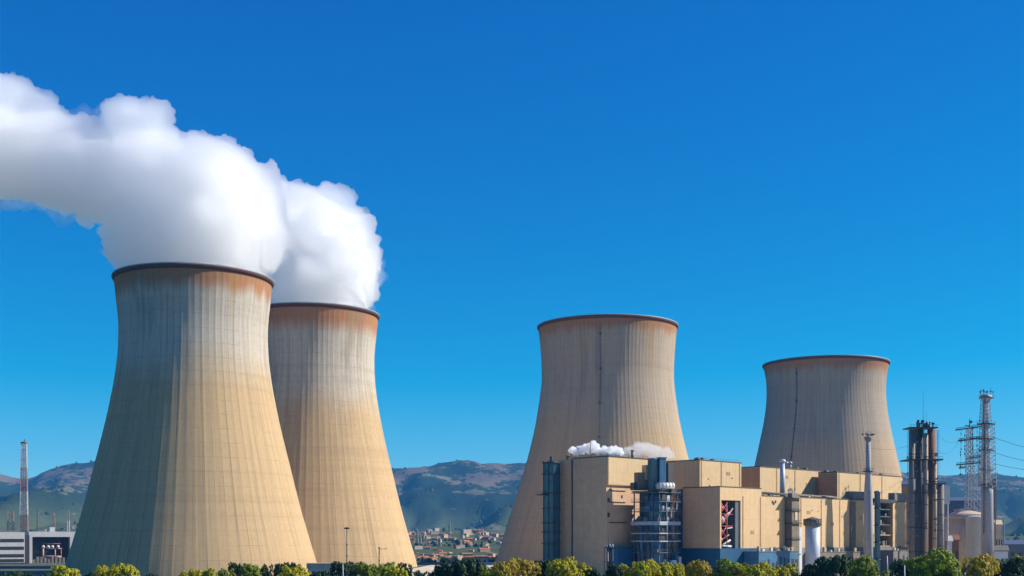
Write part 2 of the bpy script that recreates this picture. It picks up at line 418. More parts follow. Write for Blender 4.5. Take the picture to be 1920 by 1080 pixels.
# ---------------------------------------------------------------- cooling towers
def scaled(prof, k): return [(18+(z-18)*k if z > 0 else 0, r*k) for z, r in prof]
PROF_A = [(0,66.5),(5.2,65.2),(20.8,60.6),(35,56.6),(49,53.1),(63.4,49.6),(77.5,46.2),(91.7,43.2),(106,40.7),(120,39.2),(134,39.0),(149.8,40.5),(158,41.3)]
PROF_C = [(0,68.5),(5,67),(21,62),(38,56.5),(54.5,51.3),(70,47),(85.6,43.4),(100,41),(112,39.6),(122,39.6),(132,40.2),(144.5,41.4)]
PROF_D = [(0,66),(20,59.5),(40,53.5),(59,48.9),(72,46),(86,43),(100,40.3),(112,39),(120,38.9),(128,39.6),(134.8,41)]
def spline(prof, z):
    zs = [p[0] for p in prof]
    for i in range(len(prof)-1):
        if z <= zs[i+1] or i == len(prof)-2:
            z0, r0 = prof[i]; z1, r1 = prof[i+1]
            m0 = (r1-prof[i-1][1])/(z1-zs[i-1]) if i else (r1-r0)/(z1-z0)
            m1 = (prof[i+2][1]-r0)/(zs[i+2]-z0) if i+2 < len(prof) else (r1-r0)/(z1-z0)
            h = z1-z0; t = (z-z0)/h
            return (2*t**3-3*t**2+1)*r0+(t**3-2*t**2+t)*h*m0+(-2*t**3+3*t**2)*r1+(t**3-t**2)*h*m1
def cooling_tower(cpx, Y, prof, ribs, seed, label, ladder_px=None, lr=0.34, **kw):
    X = PX(cpx, Y); zt = prof[-1][0]
    t_ = empty('cooling_tower', (X, Y, 0), label, 'cooling tower', 'concrete cooling towers of the power plant')
    rows = 56; sub = 6; n = ribs*sub; vs = []; fs = []; uvs = []
    for k in range(rows+1):
        z = zt*k/rows; r = spline(prof, z)
        for i in range(n):
            a = 2*math.pi*i/n
            rr = r + (0.12 if i % sub == 0 else (0.03 if i % sub in (1, sub-1) else 0)) * (0.75+0.25*math.sin(i*1.7))
            rr += 0.04*math.sin(k*2.1+i*0.03)*(k % 2)
            vs.append((rr*math.cos(a), rr*math.sin(a), z))
    for k in range(rows):
        for i in range(n):
            j = (i+1) % n; fs.append((k*n+i, k*n+j, (k+1)*n+j, (k+1)*n+i))
            u0, u1 = i/sub, (i+1)/sub; z0, z1 = zt*k/rows, zt*(k+1)/rows
            uvs += [u0, z0, u1, z0, u1, z1, u0, z1]
    # inner wall
    nb = len(vs); m2 = 120
    for k in range(13):
        z = zt*(12-k)/12
        r = spline(prof, z)-1.0
        for i in range(m2):
            a = 2*math.pi*i/m2; vs.append((r*math.cos(a), r*math.sin(a), z))
    for k in range(12):
        for i in range(m2):
            j = (i+1) % m2; fs.append((nb+k*m2+i, nb+k*m2+j, nb+(k+1)*m2+j, nb+(k+1)*m2+i))
            uvs += [i, zt*(12-k)/12]*4
    me = bpy.data.meshes.new('shell'); me.from_pydata(vs, [], fs)
    ul = me.uv_layers.new(name='uv'); ul.data.foreach_set('uv', uvs)
    me.polygons.foreach_set('use_smooth', [True]*len(fs)); me.update()
    me.materials.append(mat_shell('tower_concrete_%d' % int(seed), zt, ribs, seed, **kw))
    o = bpy.data.objects.new('shell', me); COL.objects.link(o); o.parent = t_
    rt = prof[-1][1]
    mb = MB(); mb.lathe(X, Y, [(rt-1.1, zt-0.6),(rt+0.25,zt-1.5),(rt+0.95, zt-0.4),(rt+1.15, zt+0.0),(rt+1.15, zt+0.6),(rt-1.3, zt+0.6)], 144, closed=True)
    mb.build('rim', M['rim'], t_)
    mb = MB(); mb.lathe(X, Y, [(rt+0.90, zt+0.605),(rt+1.07, zt+0.605),(rt+1.07, zt+1.15),(rt+0.90, zt+1.15)], 144, closed=True)
    mb.build('railing', M['pale'], t_)
    if ladder_px is not None:
        mb = MB(); u = (ladder_px-cpx)/F*Y
        for k in range(60):
            z0 = zt*(0.03+0.93*k/60); z1 = z0+zt*0.93/60*0.72
            r = spline(prof, z0); 
            a = -math.pi/2+math.asin(u/prof[-3][1])
            for dz, zz in ((0, z0), (1, z1)): pass
            r1 = spline(prof, z1)
            p = (X+(r+0.75)*math.cos(a), Y+(r+0.75)*math.sin(a), z0); q = (X+(r1+0.75)*math.cos(a), Y+(r1+0.75)*math.sin(a), z1)
            mb.tube(p, q, lr, 5)
            if k % 9 == 4: mb.box(p, (1.6, 1.6, 0.5), a)
        mb.build('caged_ladder', M['dark'], t_)
    return t_
T1 = cooling_tower(364, 652, [(z*0.978, r*0.985) for z, r in PROF_A], 72, 11, 'largest steaming cooling tower, nearest of the four, at the left')
T2 = cooling_tower(587, 785, [(z*1.014, r) for z, r in PROF_A], 80, 37, 'second steaming cooling tower, half hidden behind the largest one', rustband=0.11, zmix=0.66)
T3 = cooling_tower(1139, 900, scaled(PROF_C, 900/737), 108, 53, 'cooling tower without a plume behind the boiler house with the small steam puffs', ladder_px=1117, lr=0.2, rustband=0.065, grey=(0.38,0.305,0.225), tan=(0.44,0.315,0.18), zmix=0.62)
T4 = cooling_tower(1548, 1100, scaled(PROF_D, 1100/826), 112, 71, 'smallest and farthest cooling tower, right of the others, behind the turbine hall', ladder_px=1476, lr=0.4, rustband=0.075, grey=(0.36,0.29,0.22), tan=(0.43,0.305,0.19), zmix=0.62)

# ---------------------------------------------------------------- steam
ICO = {}
for lv_ in (2, 3):
    bm = bmesh.new(); bmesh.ops.create_icosphere(bm, subdivisions=lv_, radius=1)
    ICO[lv_] = (np.array([v.co[:] for v in bm.verts]), np.array([[v.index for v in f.verts] for f in bm.faces])); bm.free()
def steam(name, spheres, Y, voxel, mat, label, clampto=None, seed=0, knobs=0, scales=((30,7),(13,6),(6.5,4.4),(2.8,2.4)), mist=False):
    rnd = random.Random(seed); VS, FS, cnt = [], [], 0
    def ball(c, r_, lv):
        nonlocal cnt
        v, f = ICO[lv]; VS.append(v*r_+np.array(c)); FS.append(f+cnt); cnt += len(v)
    for s_ in spheres:
        px, py, r = s_[:3]; dy = s_[3] if len(s_) > 3 else 0
        rr = r/F*Y*(0.955 if knobs else 1); c0 = np.array((PX(px, Y), Y+dy, PZ(py, Y))); ball(c0, rr, 3)
        for q in range(int(min(170, knobs*rr*rr/300)) if knobs else 0):      # torn billows round every large lobe
            d_ = np.array((rnd.gauss(0,1), rnd.gauss(0,1), rnd.gauss(0,1))); d_ /= np.linalg.norm(d_)
            kr = rr*rnd.choice((0.035,0.05,0.07,0.10,0.15)); cc_ = c0+d_*(rr*rnd.uniform(0.93,1.0)+kr*rnd.uniform(-0.2,0.8))
            if clampto and cc_[2] < clampto[2]+18: continue
            ball(cc_, kr, 2)
    me = bpy.data.meshes.new(name+'_src'); me.from_pydata(np.concatenate(VS).tolist(), [], np.concatenate(FS).tolist())
    tmp = bpy.data.objects.new(name+'_src', me); COL.objects.link(tmp)
    md = tmp.modifiers.new('r', 'REMESH'); md.mode = 'VOXEL'; md.voxel_size = voxel
    dg = bpy.context.evaluated_depsgraph_get(); ev = tmp.evaluated_get(dg)
    m2 = bpy.data.meshes.new_from_object(ev); bpy.data.objects.remove(tmp); bpy.data.meshes.remove(me)
    n = len(m2.vertices); co = np.empty(n*3); m2.vertices.foreach_get('co', co); co = co.reshape(-1, 3)
    nr = np.empty(n*3); m2.vertices.foreach_get('normal', nr); nr = nr.reshape(-1, 3)
    off = Vector((seed*13.1, seed*7.7, seed*3.3)); vor = noise.voronoi
    for sc_, am in scales:
        d = np.empty(n)
        for i in range(n):
            p = Vector(co[i])/sc_+off
            if sc_ > 8: p += noise.noise_vector(p*0.7)*0.35
            d[i] = vor(p)[0][0]
        co = co + nr*(am*(0.55-np.clip(d, 0, 1.1)))[:, None]
    if clampto:
        cx, cy_, zr, r0 = clampto
        dx = co[:, 0]-cx; dyy = co[:, 1]-cy_; rad = np.sqrt(dx*dx+dyy*dyy)+1e-6
        h = co[:, 2]-zr
        lim = r0+np.clip(h, 0, 60)*0.55+np.clip(h-12, 0, 400)*3
        k = np.minimum(1, lim/rad); co[:, 0] = cx+dx*k; co[:, 1] = cy_+dyy*k
    m2.vertices.foreach_set('co', co.reshape(-1)); m2.update()
    # remesh once more so the displaced hull is watertight and never crosses itself
    tmp = bpy.data.objects.new(name+'_src', m2); COL.objects.link(tmp)
    md = tmp.modifiers.new('r', 'REMESH'); md.mode = 'VOXEL'; md.voxel_size = voxel*0.95
    dg = bpy.context.evaluated_depsgraph_get(); m3 = bpy.data.meshes.new_from_object(tmp.evaluated_get(dg))
    bpy.data.objects.remove(tmp); bpy.data.meshes.remove(m2); m2 = m3
    m2.polygons.foreach_set('use_smooth', [True]*len(m2.polygons)); m2.update()
    m2.materials.clear(); m2.materials.append(mat)
    o = bpy.data.objects.new(name, m2); COL.objects.link(o)
    if mist:      # thin torn vapour clinging to the plume, a little lower and downwind
        sp2 = [(s_[0]-10, s_[1]+11, s_[2]*1.0)+tuple(s_[3:]) for s_ in spheres if s_[2] > 15]
        c = steam('mist', sp2, Y, voxel*1.7, MIST, None, clampto and (clampto[0], clampto[1], clampto[2]+0.5, clampto[3]+0.2), seed+31, 0, ((26,12),(11,8),(5,4)))
        c.parent = o; return tag(o, label, 'steam')
    return tag(o, label, 'steam') if label else o
MIST = mat_steam('mist', 0.03, 0.7)
ST = mat_steam('steam', 0.52, 0.90, (0.984,0.986,0.988))
x1, y1_ = PX(364, 652), 652
steam('steam_plume', [(364,505,128),(368,450,140),(380,410,140),(345,420,128),(405,392,128),(440,430,96),(330,370,112),(280,345,104),(245,250,50),(222,222,36),(262,238,48),(205,240,26),
      (290,212,26),(255,222,38),(302,202,14),(200,335,88),(130,315,82),(60,290,84),(100,235,34),(0,275,90),(28,175,36),(-5,190,58),(82,196,16),(92,182,9),(400,300,36),(450,310,30),(160,275,60),
      (-80,240,110),(-180,215,120),(-290,190,130),(230,465,32)], 652, 0.75, ST,
      'huge white steam plume drifting left from the nearest cooling tower', clampto=(x1, y1_, 155.4, 39.4), seed=2, knobs=60, mist=True)
x2 = PX(587, 785)
steam('steam_plume', [(587,580,105),(600,520,112),(612,480,100),(575,440,95),(640,450,60),(655,500,68),(560,400,58),(530,400,60),(650,420,32),(585,372,24),(520,430,80),(460,400,80),(400,370,80),(330,340,75),(260,320,70),(690,545,30)], 785, 0.9, ST,
      'smaller white steam plume rising from the half hidden cooling tower', clampto=(x2, 785, 161.1, 40.0), seed=5, knobs=60, mist=True)
STS = mat_steam('steam_small', 1.0)
rp = random.Random(17)
SMALL = [(x_ := rp.uniform(1068, 1166), 851-rp.random()*(13+8*math.exp(-((x_-1108)/16)**2)), rp.uniform(1.8, 4.5), rp.uniform(-3, 3)) for _ in range(110)]
SMALL2 = [(x_ := rp.uniform(1170, 1262), 856-rp.random()*(20 if x_ < 1235 else 12), rp.uniform(2, 6), rp.uniform(-3, 3)) for _ in range(80)]
steam('steam_puff', SMALL+[(1078,846,7),(1090,844,7),(1104,842,9),(1112,838,6),(1122,845,8),(1136,845,8),(1148,847,7),(1160,848,7)], 517, 0.22, STS,
      'crisp white puff of steam over the left boiler house roof', seed=3, scales=((3.2,1.3),(1.4,0.6),(0.6,0.22)))
STG = mat_steam('steam_thin', 0.16)
steam('steam_puff', SMALL2+[(1185,846,11),(1200,842,14),(1216,844,13),(1232,846,12),(1247,850,11),(1172,848,9),(1208,838,8),(1225,852,10),(1190,852,8)], 560, 0.3, STG,
      'thin greyish veil of steam right of the crisp white puff', seed=9, scales=((4,1.6),(1.8,0.7)))

# ---------------------------------------------------------------- power station buildings
def wall_set(mb_wall, mb_edge, fr, u0, u1, v0, v1, z0, z1, edge=0.45):
    mb_wall.fbox(fr, u0, u1, v0, v1, z0, z1)
    mb_edge.fbox(fr, u0-0.15, u1+0.15, v0-0.15, v1+0.15, z1+0.004, z1+edge)

def block_building(name, label, ox, oy, ulen, vlen, ztop, mat, zbase=0, louvre=None):
    fr = frame(ox, oy, 45)
    e = empty(name, (ox, oy, zbase), label, 'building')
    wm, em = MB(), MB(); wall_set(wm, em, fr, 0, ulen, 0, vlen, zbase, ztop)
    wm.build('wall', mat, e); em.build('roof_edge', M['edge'], e)
    return e, fr

# left boiler house (A)
Ax, Ay = PX(1140, 500), 500
eA = empty('boiler_house', (Ax, Ay, 0), 'tall tan boiler house with a dark vertical groove, left end of the plant', 'building')
frA = frame(Ax, Ay, 45)
wm, em = MB(), MB()
wm.fbox(frA, 0, 27, 0, 19.3, 39.9, 51.4)
wm.fbox(frA, 0, 27, 0.9, 19.3, 0, 39.896)
em.fbox(frA, -0.15, 27.15, -0.15, 19.4, 51.404, 51.8)
em.fbox(frA, 0, 27, 19.5, 20.0, 0, 51.2)
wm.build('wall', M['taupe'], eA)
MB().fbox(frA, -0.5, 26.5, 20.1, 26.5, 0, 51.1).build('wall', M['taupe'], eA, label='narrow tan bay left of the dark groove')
em.build('roof_edge', M['navy'], eA)
# sunny right-hand face: sunlight put into a lighter skin colour on the upper storey
MB().fbox(frA, 0.25, 26.8, -0.12, -0.005, 40.2, 51.2).build('shading_skin', M['tan2'], eA)
for z0, z1, a, b in ((37.6,37.9,2,12),(32.9,33.2,0.6,12),(24.4,24.7,1.6,13)): MB().fbox(frA, a, b, 0.6, 0.895, z0, z1).build('ledge', M['dark'], eA)
for (a, b, z0, z1) in ((0.7,1.9,33.4,34.6),(0.7,1.9,26.8,28.6),(9.5,10.2,34.8,36)):
    MB().fbox(frA, a, b, 0.7, 0.895, z0, z1).build('vent', M['dark'], eA)
rl = MB()
for k in range(12):
    u = 0.5+k*2.3; p = frA(u, 0.4); rl.tube((*p, 51.8), (*p, 52.8), 0.05, 4)
p, q = frA(0.5,0.4), frA(26,0.4); rl.tube((*p,52.8),(*q,52.8),0.05,4)
rl.build('railing', M['dark'], eA); rl = MB(); q = frA(0.4, 18.5); rl.tube((*p,52.8),(*q,52.8),0.05,4)
for k in range(9):
    p = frA(0.4, 0.6+k*2.2); rl.tube((*p, 51.8), (*p, 52.8), 0.05, 4)
rl.build('railing', M['dark'], eA)
# rooftop vents and the little steam pipe between the puffs
for (px, Y, h, r) in ((1186, 512, 3.2, 0.7),(1107, 512, 7.2, 0.22),(1065, 520, 1.6, 0.9)):
    X = PX(px, Y); mb = MB(); mb.cyl(X, Y, 51.4, 51.4+h, r, r*0.9, 12); mb.cyl(X, Y, 51.404+h, 51.9+h, r*1.5, r*0.6, 12)
    mb.build('roof_vent', M['beige'], eA)
# blue annex under the right face
mb = MB(); mb.fbox(frA, 1.5, 21, -4.0, 0.85, 0, 13.9); mb.fbox(frA, 1.4, 21.1, -4.1, 0.85, 13.904, 14.2)
mb.build('lower_annex', M['blue'], eA)

# glazed stair tower at the left corner of A
Sx, Sy = PX(1038, 511), 511
eS = empty('stair_tower', (Sx, Sy, 0), 'slim teal glazed stair tower on the left side of the boiler house', 'stair tower')
frS = frame(Sx, Sy, 45)
MB().fbox(frS, 0, 3.6, 0, 5.7, 0, 50.2).build('glazing', M['glass'], eS)
mb = MB()
for (u, v) in ((0,0),(3.6,0),(0,5.7),(0,2.8)): mb.fbox(frS, u-0.18, u+0.18, v-0.18, v+0.18, 0, 50.6)
mb.build('frame', M['dark'], eS)
fl = [7.5, 15.8, 20.5, 24.4, 30.4, 36.8, 44.8, 49.6]
for k, z in enumerate(fl):
    MB().fbox(frS, -0.6, 3.9, -0.6, 6.3, z, z+0.45).build('landing', M['dark'], eS)
mb = MB(); mb.fbox(frS, -1.2, 2.5, 3.5, 8.6, 36.2, 36.7)
for k in range(6):
    p = frS(-1.1, 3.6+k); mb.tube((*p,36.7),(*p,37.8),0.05,4)
p, q = frS(-1.1,3.6), frS(-1.1,8.6); mb.tube((*p,37.8),(*q,37.8),0.06,4)
mb.build('side_platform', M['dark'], eS)
rr = random.Random(4)
for k in range(26):
    mb = MB()
    z = 6+rr.random()*44; v = rr.random()*5; p = frS(-0.35, v); q = frS(-0.35, v+1+rr.random()*1.5)
    mb.tube((*p, z), (*q, z+rr.uniform(-1.8, 1.8)), 0.09, 4); mb.build('stair_rail', M['slate'], eS); mb = MB()
    u = rr.random()*2.6; p = frS(u, -0.35); q = frS(u+0.8, -0.35); mb.tube((*p, z), (*q, z+rr.uniform(-1.5,1.5)), 0.07, 4)
    mb.build('stair_rail', M['slate'], eS)
MB().fbox(frS, 0.6, 1.5, 1.6, 2.8, 50.2, 52.4).build('roof_hatch', M['dark'], eS)

# process tower B (blue steel structure full of floors, ducts and tanks)
Bx, By = 59.5, 495.5
eB = empty('process_tower', (Bx, By, 0), 'dark blue steel process tower packed with ducts, right of the tall boiler house', 'process tower')
frB = frame(Bx, By, 45)
mb = MB(); mb.fbox(frB, 3.5, 12, 3.5, 13, 0, 37).build('core', M['navy'], eB)
cB = frB(4.6, 4.8); mb = MB(); mb.lathe(cB[0], cB[1], [(0,3),(4.3,3),(4.3,14),(4.0,14.4),(4.0,24),(4.3,24.4),(4.3,35),(3.2,37),(0,37.6)], 32); mb.build('reactor_vessel', M['steelblue'], eB)
cB = frB(9.2, 2.2); mb = MB(); mb.lathe(cB[0], cB[1], [(0,8),(1.9,8),(2,30),(1.2,31.6),(0,32)], 20); mb.build('separator_vessel', M['pale'], eB)
cB = frB(2.0, 9.6); mb = MB(); mb.lathe(cB[0], cB[1], [(0,8),(1.7,8),(1.7,26),(1,27.6),(0,28)], 20); mb.build('separator_vessel', M['slate'], eB)
mb = MB()
for u in (0, 4, 8, 12): mb.fbox(frB, u-0.2, u+0.2, -0.2, 0.2, 0, 37.4)
for v in (3.3, 6.6, 9.9, 13): mb.fbox(frB, -0.2, 0.2, v-0.2, v+0.2, 0, 37.4)
mb.build('column', M['slate'], eB)
zs = [7.5, 12.5, 17.2, 20.4, 25.0, 29.2, 33.2, 36.9]
for k, z in enumerate(zs):
    th = 1.5 if k == 4 else (0.5 if k in (2, 3) else 0.3)
    MB().fbox(frB, -1.0, 12.8, -1.0, 14.0, z-th, z).build('floor_deck', M['pale'] if k in (2,3,4) else M['slate'], eB, label='pale floor edge' if k in (2,3,4) else None)
rr = random.Random(12)
mb = MB()
for z in zs:
    for k in range(13):
        p = frB(-0.9+k*1.1, -0.9); mb.tube((*p, z), (*p, z+1.1), 0.05, 4)
        p = frB(-0.9, -0.9+k*1.2); mb.tube((*p, z), (*p, z+1.1), 0.05, 4)
    for h in (0.6, 1.1):
        a, b, c = frB(12.7,-0.9), frB(-0.9,-0.9), frB(-0.9,13.9)
        mb.tube((*a,z+h),(*b,z+h),0.06,4); mb.tube((*b,z+h),(*c,z+h),0.06,4)
mb.build('railing', M['slate'], eB)
mats = ['slate','pale','steelblue','pale','dark','concrete2','blue','silo','navy']
for k in range(len(zs)-1):
    zz = zs[k]
    for q in range(4):
        side = q % 2; a = rr.uniform(0.2, 9); wdt = rr.uniform(1.2, 3.4); h = rr.uniform(1.2, 3.0)
        mb = MB()
        if side: mb.fbox(frB, a, a+wdt, -0.3, 1.5, zz+0.01, zz+h)
        else: mb.fbox(frB, -0.3, 1.5, a, a+wdt, zz+0.01, zz+h)
        mb.build('equipment_cabinet', M[mats[rr.randrange(9)]], eB)
for k in range(20):
    mb = MB(); side = k % 2; a = rr.uniform(0.6, 11.5); z0 = rr.uniform(4, 24); z1 = z0+rr.uniform(6, 14)
    p = frB(a, -0.55) if side else frB(-0.55, a)
    mb.tube((*p, z0), (*p, min(z1, 38)), rr.uniform(0.18, 0.45), 10)
    mb.build('riser_pipe', M[['slate','navy','steelblue','grey'][k % 4]], eB)
for k in range(14):
    mb = MB(); z = zs[rr.randrange(len(zs)-1)]; a = rr.uniform(0, 8)
    p, q = (frB(a, -0.7), frB(a+3.4, -0.7)) if k % 2 else (frB(-0.7, a), frB(-0.7, a+3.4))
    mb.tube((*p, z), (*q, z+4), 0.11, 4); mb.build('cross_brace', M['slate'], eB)
# lower blue-white clutter
for k in range(8):
    mb = MB(); a = rr.uniform(-2, 10); mb.fbox(frB, a, a+rr.uniform(1.5,3), -3.2, -1.4, 0, rr.uniform(7, 13)); mb.build('pump_housing', M[['blue','pale','slate','steelblue'][k % 4]], eB)
# duct, boxes and horizontal tank on top
mb = MB(); cx, cyy = PX(1224, 500), 500; mb.lathe(cx, cyy, [(0,37),(2.1,37),(2.1,50.2),(2.25,50.2),(2.25,50.7),(0,50.9)], 28); mb.build('exhaust_duct', M['steelblue'], eB)
mb = MB(); mb.box((PX(1240,500), 500.3, 43.8), (2.9, 3.0, 13.6), R(20)); mb.box((PX(1240,500), 500.3, 50.9), (3.3, 3.4, 0.5), R(20)); mb.build('square_duct', M['steelblue'], eB)
mb = MB(); mb.box((PX(1252,503), 503, 43), (3.2, 3, 12), R(45)); mb.build('duct_casing', M['dark'], eB)
for (px0, px1, t0, t1, mt) in ((1190,1210,886,918,'concrete2'),(1206,1217,872,900,'tan2'),(1183,1200,905,919,'navy'),(1200,1217,900,919,'concrete2')):
    mb = MB(); mb.box((PX((px0+px1)/2,502), 501.5+rr.random()*2, (PZ(t0,502)+PZ(t1,502))/2-0.0), ((px1-px0)/F*502*0.85, 3, PZ(t0,502)-PZ(t1,502)), R(25)); mb.build('plant_room', M[mt], eB)
mb = MB(); mb.box((54.5, 501.5, 37.2), (9, 6, 0.5), R(20)); mb.build('top_deck', M['concrete2'], eB)
mb = MB(); a, b = Vector((PX(1232,497), 496.4, 39.3)), Vector((PX(1262,500), 500.0, 39.5))
mb.tube(a, b, 1.35, 16); d = (b-a).normalized()
for k in range(5):
    c = a+(b-a)*(0.1+0.2*k); mb.tube(c-d*0.12, c+d*0.12, 1.5, 16)
tank_ = mb.build('horizontal_tank', M['white'], eB)
for k in (0.2, 0.8):
    c = a+(b-a)*k; mb = MB(); mb.box((c.x, c.y, 37.5), (0.6, 2.2, 1.3), R(45)); mb.build('tank_saddle', M['dark'], tank_)

# upper blocks
Cx, Cy = PX(1312, 535), 535
eC, frC = block_building('upper_block', 'tan upper block with a shaded left face, just right of the blue duct', Cx, Cy, 31.5, 20, 52.2, M['tan2'])
Dx, Dy = PX(1425, 575), 575
eD, frD = block_building('upper_block', 'middle tan upper block behind the tall thin silver flue', Dx, Dy, 53.4, 13, 51.6, M['tan2'])
MB().fbox(frD, -0.12, -0.004, 0.2, 13, 20, 51.3).build('shading_skin', M['brown'], eD, label='browned left end, shade put into its colour')  # shade of the left end put into a darker skin
Ex, Ey = PX(1570, 600), 600
eE, frE = block_building('upper_block', 'rightmost tan upper block in front of the smallest cooling tower', Ex, Ey, 65, 10.5, 50.4, M['tan2'])
MB().fbox(frE, -0.12, -0.004, 0.2, 10.5, 20, 50.1).build('shading_skin', M['brown'], eE, label='browned left end, shade put into its colour')  # same here: darker colour stands for the end's shade
for e, fr, L_ in ((eC, frC, 31), (eD, frD, 53), (eE, frE, 64)):
    zt = {eC:52.65, eD:52.05, eE:50.85}[e]; mb = MB(); rr = random.Random(int(L_))
    for k in range(int(L_/2.2)):
        p = fr(0.4+k*2.2, 0.3); mb.tube((*p, zt), (*p, zt+0.9), 0.05, 4)
    p, q = fr(0.4,0.3), fr(L_-0.4,0.3); mb.tube((*p, zt+0.9), (*q, zt+0.9), 0.05, 4)
    mb.build('railing', M['dark'], e)
    for k in range(4):
        p = fr(rr.uniform(2, L_-3), rr.uniform(2, 8)); mb = MB(); mb.box((*p, zt+0.4), (rr.uniform(0.8,2), rr.uniform(0.8,2), 1.2), R(45)); mb.build('roof_unit', M['grey'], e)
for k, (u, z) in enumerate(((6,44),(7,41.2),(24,45))):
    MB().fbox(frC, u, u+0.5, -0.15, -0.004, z, z+0.5).build('vent', M['dark'], eC)

# turbine hall (long lower building)
Fx, Fy = PX(1350, 500), 500
frF = frame(Fx, Fy, 45)
eF = empty('turbine_hall', (Fx, Fy, 0), 'long low tan turbine hall with a dark opening full of red pipework', 'building')
w1, e1, pl = MB(), MB(), MB()
H1, H2, B0 = 39.1, 36.1, 14.0
O1 = (0.9, 14.6, 13.9, 33.8); O2 = (131, 144.5, 15.5, 35.3)
# front strip pieces (1.2 m thick skin volume) around two openings, then the body behind
w1.fbox(frF, 0, O1[0], 0, 7, B0, H1)
w1.fbox(frF, O1[0], O1[1], 0, 7, O1[3], H1)
w1.fbox(frF, O1[1], 30, 0, 7, B0, H1)
w1.fbox(frF, 30, O2[0], 0, 7, B0, H2)
w1.fbox(frF, O2[0], O2[1], 0, 7, O2[3], H2)
w1.fbox(frF, O2[1], 158, 0, 7, B0, H2)
w1.build('wall', M['tan'], eF)
MB().fbox(frF, 0, 30, 7, 18.9, B0, H1).build('wall', M['taupe'], eF, label='left-facing wall, shade put into its taupe colour')
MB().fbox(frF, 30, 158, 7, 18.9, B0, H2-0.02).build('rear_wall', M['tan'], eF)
MB().fbox(frF, -0.12, -0.004, 0.1, 18.8, B0, H1-0.1).build('shading_skin', M['taupe'], eF, label='left-facing skin, shade put into its taupe colour')  # left face gets the shaded tone as its own colour
e1.fbox(frF, -0.15, 30.1, -0.15, 19, H1+0.004, H1+0.4); e1.fbox(frF, 30.11, 158.15, -0.15, 19, H2+0.004, H2+0.4)
e1.build('roof_edge', M['edge'], eF)
pl.fbox(frF, -0.3, 28, -0.3, 18.9, 0, B0-0.004); pl.build('plinth', M['blue'], eF)
MB().fbox(frF, 28.01, 158, -0.3, 18.9, 0, B0-0.004).build('plinth', M['grey'], eF, label='grey lower storey')
# recessed slot and pilaster at the left end
MB().fbox(frF, -0.6, 3, 18.95, 21.6, 0, H1-0.3).build('recess', M['blue'], eF)
MB().fbox(frF, -1.0, 3, 21.7, 24.4, 3, 37.2).build('pilaster', M['brown'], eF)
for z in (26, 31.5, 34.5): MB().fbox(frF, -0.85, -0.605, 19.2, 21.3, z, z+1.3).build('vent', M['dark'], eF)
# opening 1: red machinery
MB().fbox(frF, O1[0], O1[1], 6.5, 6.99, B0, O1[3]-0.01).build('opening_back', M['dark'], eF)
MB().fbox(frF, O1[1]-3.0, O1[1]-0.02, 0.6, 5.5, B0, O1[3]-0.02).build('inner_wall', M['slate'], eF)
rr = random.Random(5)
def vessel(mb, fr, u, v, z, r):
    prof = [(0.01,z-r),(r*0.6,z-r*0.8),(r,z-r*0.3),(r,z+r*0.3),(r*0.6,z+r*0.8),(0.01,z+r)]
    p = fr(u, v); mb.lathe(p[0], p[1], prof, 16)
for k, (u, z, r) in enumerate(((2.9,30.6,1.7),(3.1,25.6,2.0),(2.6,21.0,1.4),(2.8,17.5,1.3))):
    mb = MB(); vessel(mb, frF, u, 2.2, z, r); mb.build('pressure_vessel', M['red'] if k != 1 else M['pink'], eF)
for k, ((u0,z0),(u1,z1),r,mt) in enumerate((((1.2,33),(6.5,28.5),0.2,'red'),((1.2,28),(6.5,33),0.15,'red'),((1.2,28),(6.5,23.5),0.15,'red'),((1.2,23),(6.5,28),0.15,'red'),((1.2,23),(6.0,18.5),0.15,'red'),((1.2,18),(6.0,23),0.15,'red'),((6.4,14),(6.4,33.7),0.15,'red'),((1.2,23.2),(11,23.2),0.13,'red'),((1.2,28.1),(11,28.1),0.13,'red'),((4,24.5),(11.2,30.8),0.28,'pink'),((4,27),(9.5,29.2),0.2,'white'),((5,22),(11,22.6),0.22,'white'),((2.5,17.3),(8.5,19.6),0.25,'pink'),
      ((3,15.2),(9.5,17.4),0.4,'white'),((5,19.8),(9,16.0),0.3,'rust'),((1.8,14),(1.8,33.6),0.2,'red'),((7.5,14),(7.5,33.7),0.18,'rust'),((1.5,28.2),(11,28.0),0.15,'dark'),((2,15),(11,14.8),0.5,'white'))):
    mb = MB(); p, q = frF(u0, 0.6+0.07*k), frF(u1, 0.9+0.06*k); mb.tube((*p,z0),(*q,z1),r,8); mb.build('process_pipe', M[mt], eF)
# opening 2: dark shelves
MB().fbox(frF, O2[0], O2[1], 6.5, 6.99, B0, O2[3]-0.01).build('opening_back', M['dark'], eF)
for k, z in enumerate((14.1, 19.5, 24.5, 28.5, 32)):
    MB().fbox(frF, O2[0]+0.3, O2[1]-0.1, 0.8, 6.4, z, z+0.5).build('gallery', M['beige' if k in (0, 1) else 'slate'], eF)
    for j in range(3):
        u = O2[0]+1+rr.random()*10; MB().fbox(frF, u, u+rr.uniform(1,2.5), 2, 5, z+0.51, z+rr.uniform(1.5,3.2)).build('machine_unit', M[['grey','concrete2','dark'][j]], eF)
mb = MB(); mb.fbox(frF, O2[0]+0.1, O2[0]+0.7, 0.1, 0.7, B0, O2[3]-0.05); mb.build('opening_post', M['pink'], eF)
MB().fbox(frF, O2[0]-6, O2[1]+1, -1.2, -0.02, O2[3]+0.1, O2[3]+1.8).build('lintel', M['dark'], eF)
MB().fbox(frF, 103, 107.4, -0.8, -0.02, 1, 35.4).build('pilaster', M['concrete2'], eF)
MB().fbox(frF, 108, 119, 0.5, 5, H2+0.41, H2+4.2).build('roof_unit', M['grey'], eF)
